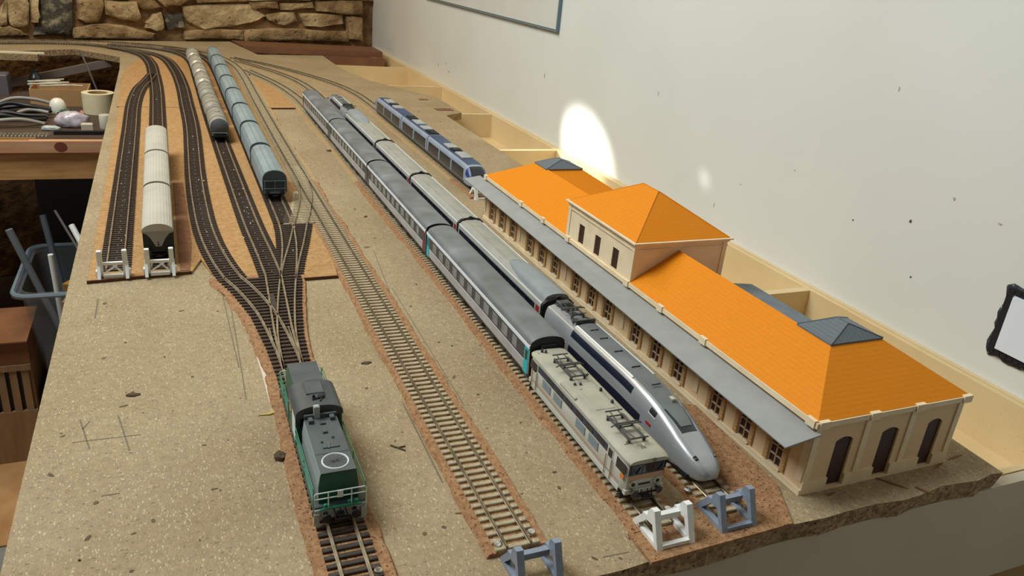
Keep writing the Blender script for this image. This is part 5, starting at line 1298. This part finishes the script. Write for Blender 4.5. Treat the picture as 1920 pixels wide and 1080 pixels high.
blob('copper_lump', (-.603, 1.835, ZB), (.007, .007, .008), mat('copper_pink', (196, 140, 116), .5), 10, 'small copper-pink lump next to the tape roll', 'lump')
tag(MB().lathe([(.012, 0), (.0125, .002), (.0125, .030), (.0110, .032)], (-.545, 1.70, ZB), 20).build('white_jar', mat('jar_white', (206, 198, 176), .5), None, smooth=40), 'cream cylindrical jar at the board edge beside the plastic bag', 'jar')
tag(MB().cbox(-.592, -.568, 1.652, 1.668, ZB, ZB+.020, .002).build('white_block', mat('block_cream', (204, 190, 166), .6)), 'small cream block at the front of the workbench', 'block')
fx = thing('flexible_track', 'loose length of grey flexible track lying on the workbench front', 'track', (-.735, 1.625, ZB))
for s in (-1, 1): box('rail', m_rail, fx, -.10, .085, s*.0083-.0006, s*.0083+.0006, .0012, .0045)
fsl = MB().cbox(-.0018, .0018, -.0155, .0155, 0, .0018, .0004).mesh('sleeper'); fsl.materials.append(mat('sleeper_silver', (150, 146, 132), .6))
for k in range(25): link('sleeper', fsl, fx, (-.096+k*.0072, 0, 0))
for k, (y_, c) in enumerate(((1.590, 'upper'), (1.574, 'lower'))):
    o = MB().box(-.11, .055-.012*k, -.003, .003, 0, .003).build('brass_strip', mat('brass', (206, 168, 110), .35, .6), None, (-.730, y_, ZB), (0, 0, -.03)); tag(o, ('longer' if k == 0 else 'shorter')+' brass strip lying beside the loose flexible track', 'strip', 'brass strips on the bench')
tag(box('dark_bar', m_black, None, -.645, -.530, 1.628, 1.640, ZB, ZB+.008), 'dark flat bar along the workbench front, right of the flexible track', 'bar')
tag(MB().cbox(-.84, -.792, 2.10, 2.16, ZB, ZB+.052, .003).build('grey_box', mat('box_grey', (98, 92, 92), .6)), 'dull grey box behind the cables at the back of the workbench', 'box')

# ------------------------------------------------------------------ boxes and tub on the floor below the bench
cr = thing('wooden_crate', 'pale wooden crate with vertical slats standing on the tiled floor', 'crate', (-.86, 1.43, ZF))
m_crate = mat('crate_wood', (148, 116, 80), .7, rgb2=(132, 100, 66), scale=10, stretch=(8, 8, 1))
for n_, b in (('board', (-.15, .15, -.09, -.082, .0, .125)), ('board', (-.15, .15, .082, .09, 0, .235)), ('board', (-.15, -.142, -.082, .082, 0, .235)), ('board', (.142, .15, -.082, .082, 0, .235)), ('crate_bottom', (-.142, .142, -.082, .082, 0, .008))): box(n_, m_crate, cr, *b)
for k in range(14): box('slat', m_crate, cr, -.149+k*.0215, -.149+k*.0215+.0135, -.089, -.083, .125, .222)
box('rail_board', m_crate, cr, -.15, .15, -.092, -.082, .222, .235)
box('back_lining', m_black, cr, -.142, .142, -.082, -.080, .010, .220)
cbx = thing('cardboard_box', 'flattened orange-brown cardboard box lying on the wooden crate', 'box', (-.86, 1.43, ZF+.235))
box('box_body', m_kraft2, cbx, -.145, .150, -.088, .085, 0, .055); box('flap', m_kraft2, cbx, -.140, .152, -.10, .03, .055, .058); box('tape_strip', m_kraft, cbx, .02, .05, -.0885, .085, .0552, .0583)
dk = tag(MB().cbox(-.700, -.42, 1.36, 1.66, ZF, ZF+.16, .004).build('dark_bin', mat('bin_dark', (44, 38, 34), .6)), 'dark storage bin on the floor under the plastic tub', 'bin')
m_tub = mat('tub_plastic', (150, 158, 164), .25, alpha=.16); ZTb = ZF+.16
tb = thing('plastic_tub', 'translucent plastic tub of scraps standing on the dark bin', 'tub', (-.575, 1.50, ZTb))
def rrect(hx, hy, r, n=5):
    out = []
    for cx, cy, a0 in ((hx-r, hy-r, 0), (-hx+r, hy-r, PI/2), (-hx+r, -hy+r, PI), (hx-r, -hy+r, 1.5*PI)):
        for k in range(n+1): out.append((cx+r*math.cos(a0+PI/2*k/n), cy+r*math.sin(a0+PI/2*k/n)))
    return out
mb = MB(); lv = [(.118, .118, 0), (.140, .140, .215), (.155, .155, .218), (.155, .155, .225), (.137, .137, .225), (.115, .115, .004)]
rings = [[(p[0], p[1], z_) for p in rrect(a, b, .03)] for a, b, z_ in lv]; mb.loft(rings); mb.build('tub_shell', m_tub, tb, smooth=40)
mb = MB(); rim = rrect(.152, .152, .034); mb.tube([(p[0], p[1], .223) for p in rim], .005, 6, True); mb.build('rim', mat('tub_rim', (122, 134, 142), .3), tb, smooth=50)
m_scrap = [mat('scrap_tan', (182, 136, 88), .8), mat('scrap_brown', (150, 96, 60), .8), mat('scrap_pale', (206, 196, 178), .7), mat('scrap_ochre', (168, 128, 62), .8)]
sr = random.Random(11)
for k in range(12):
    cx, cy = -.575+sr.uniform(-.04, .04), 1.50+sr.uniform(-.045, .045)
    o = MB().cbox(-sr.uniform(.035, .06), sr.uniform(.035, .06), -.034, .034, -.0078, .0078, .001).build('scrap', m_scrap[k % 4], None, (cx, cy, ZTb+.014+.0157*k), (sr.uniform(-.06, .06), sr.uniform(-.06, .06), sr.uniform(0, 3)))
    tag(o, ['tan card scrap', 'brown card scrap', 'pale card scrap', 'ochre card scrap'][k % 4]+' piled inside the plastic tub', 'scrap', ['tan scraps in the tub', 'brown scraps in the tub', 'pale scraps in the tub', 'ochre scraps in the tub'][k % 4])
m_pipe = mat('pipe_grey', (112, 118, 122), .5)
for p, q, r, m, lab in [((-.655, 1.475, ZTb+.05), (-.735, 1.49, ZTb+.320), .0075, m_pipe, 'grey plastic pipe leaning out over the rim of the tub'), ((-.645, 1.52, ZTb+.05), (-.685, 1.60, ZTb+.315), .0075, mat('pipe_dark', (76, 82, 86), .5), 'darker grey pipe standing in the plastic tub'),
                        ((-.655, 1.45, ZTb+.06), (-.660, 1.448, ZTb+.275), .0055, m_white_pl, 'short white stick standing upright in the tub'), ((-.58, 1.46, ZTb+.23), (-.622, 1.52, ZTb+.315), .0065, m_white_pl, 'white tube lying across the back of the tub'), ((-.61, 1.56, ZTb+.22), (-.66, 1.60, ZTb+.325), .0030, mat('thin_stick', (120, 112, 108), .6), 'thin dark stick in the back of the tub')]:
    tag(MB().bar(p, q, r, 10).build('stick', m, None, smooth=50), lab, 'stick')
dp = tag(box('plywood_sheet', mat('panel_bluish', (38, 52, 56), .5), None, -.72, -.53, 1.80, 1.815, ZF, -.20), 'dark bluish plywood sheet standing under the workbench', 'plywood')

# ------------------------------------------------------------------ bits lying on the chipboard
blob('tar_lump', (-.3515, .1450, 0), (.0040, .0055, .0026), m_mark, 21, 'dark tarry lump beside the green locomotive', 'lump', 2, .35)
blob('glue_blob', (-.4498, .2590, 0), (.0046, .0022, .0010), m_mark, 22, 'dark glue blob on the bare board away from all tracks', 'blob', 2, .3)
blob('wood_chip', (-.2606, .2686, 0), (.0046, .0022, .0008), m_mark, 23, 'flat brown chip between green locomotive track and light-grey track', 'chip', 2, .3)
tag(MB().cbox(-.0035, .0035, -.0008, .0008, 0, .0014, .0002).build('wood_sliver', m_cork_dark, None, (-.1668, .680, 0), (0, 0, .9)), 'tiny wooden sliver beside the light-grey track', 'sliver')
tag(MB().prism([(-.352, .312), (-.3452, .3155), (-.3440, .270), (-.3425, .2240), (-.3500, .2222), (-.3505, .27)], 'z', 0, .0005).build('paper_strip', mat('paper_white', (214, 200, 182), .8)), 'off-white paper strip glued beside the three-way turnout', 'paper')
tag(MB().prism([(-.3605, .2040), (-.350, .2075), (-.3460, .2060), (-.352, .2035)], 'z', .0002, .0008).build('dry_leaf', mat('leaf_yellow', (190, 164, 84), .7)), 'tiny yellowish dry leaf fragment left of the green locomotive', 'leaf')
tw_ = MB(); tw_.bar((-.2725, .1385, .0007), (-.2635, .1290, .0007), .0006); tw_.bar((-.2680, .1340, .0007), (-.2620, .1345, .0007), .0005); tag(tw_.build('twig', m_mark), 'dark forked twig on the board right of the green locomotive', 'twig')
specks = MB(); sr = random.Random(5)
for k in range(420):
    x = sr.uniform(-.50, .18); y = -.02+sr.random()**1.6*1.6
    if any(abs(x-c) < .022 for c in (-.2245, -.1233, -.0707)) or (x > -.045 and y < .75) or (abs(x+.325) < .045 and y < .5) or (x < -.23 and y > .45) or (abs(x-.035) < .024): continue
    s_ = sr.uniform(.0005, .0016)*(1.6 if sr.random() < .12 else 1); n_ = 6; a0 = sr.uniform(0, 3); ex = sr.uniform(1, 2.4)
    pts = [(x+s_*ex*math.cos(2*PI*q/n_)*sr.uniform(.6, 1.2)*math.cos(a0)-s_*math.sin(2*PI*q/n_)*math.sin(a0), y+s_*ex*math.cos(2*PI*q/n_)*math.sin(a0)+s_*math.sin(2*PI*q/n_)*math.cos(a0)*sr.uniform(.6, 1.2)) for q in range(n_)]
    specks.prism(pts, 'z', -.0002, .00022)
o = specks.build('glue_specks', mat('glue_speck', (112, 92, 64), .8, rgb2=(84, 66, 44), scale=90), None, kind='stuff'); tag(o, 'countless small dark glue specks on the chipboard', 'specks')

lad = thing('track_offcut', 'small brown ladder-like sleeper strip lying beside the blue railcar', 'offcut', (.206, 1.468, 0), 0)
for sx in (-1, 1): box('side_strip', m_cork_dark, lad, -.022, .022, sx*.0105-.0012, sx*.0105+.0012, 0, .0014)
for k in range(7): box('sleeper', m_cork_dark, lad, -.0205+k*.0064, -.0180+k*.0064, -.0093, .0093, 0, .0014)
tag(MB().cbox(.182, .206, 1.592, 1.604, 0, .0014, .0004).build('wood_chip', m_cork_dark), 'flat brown wooden chip near the far board edge behind the blue railcar', 'chip')
blob('glue_blob', (-.140, 1.06, 0), (.010, .006, .0012), m_mark, 31, 'dark glue blob between covered wagons and the grey coaches', 'blob', 2, .3)
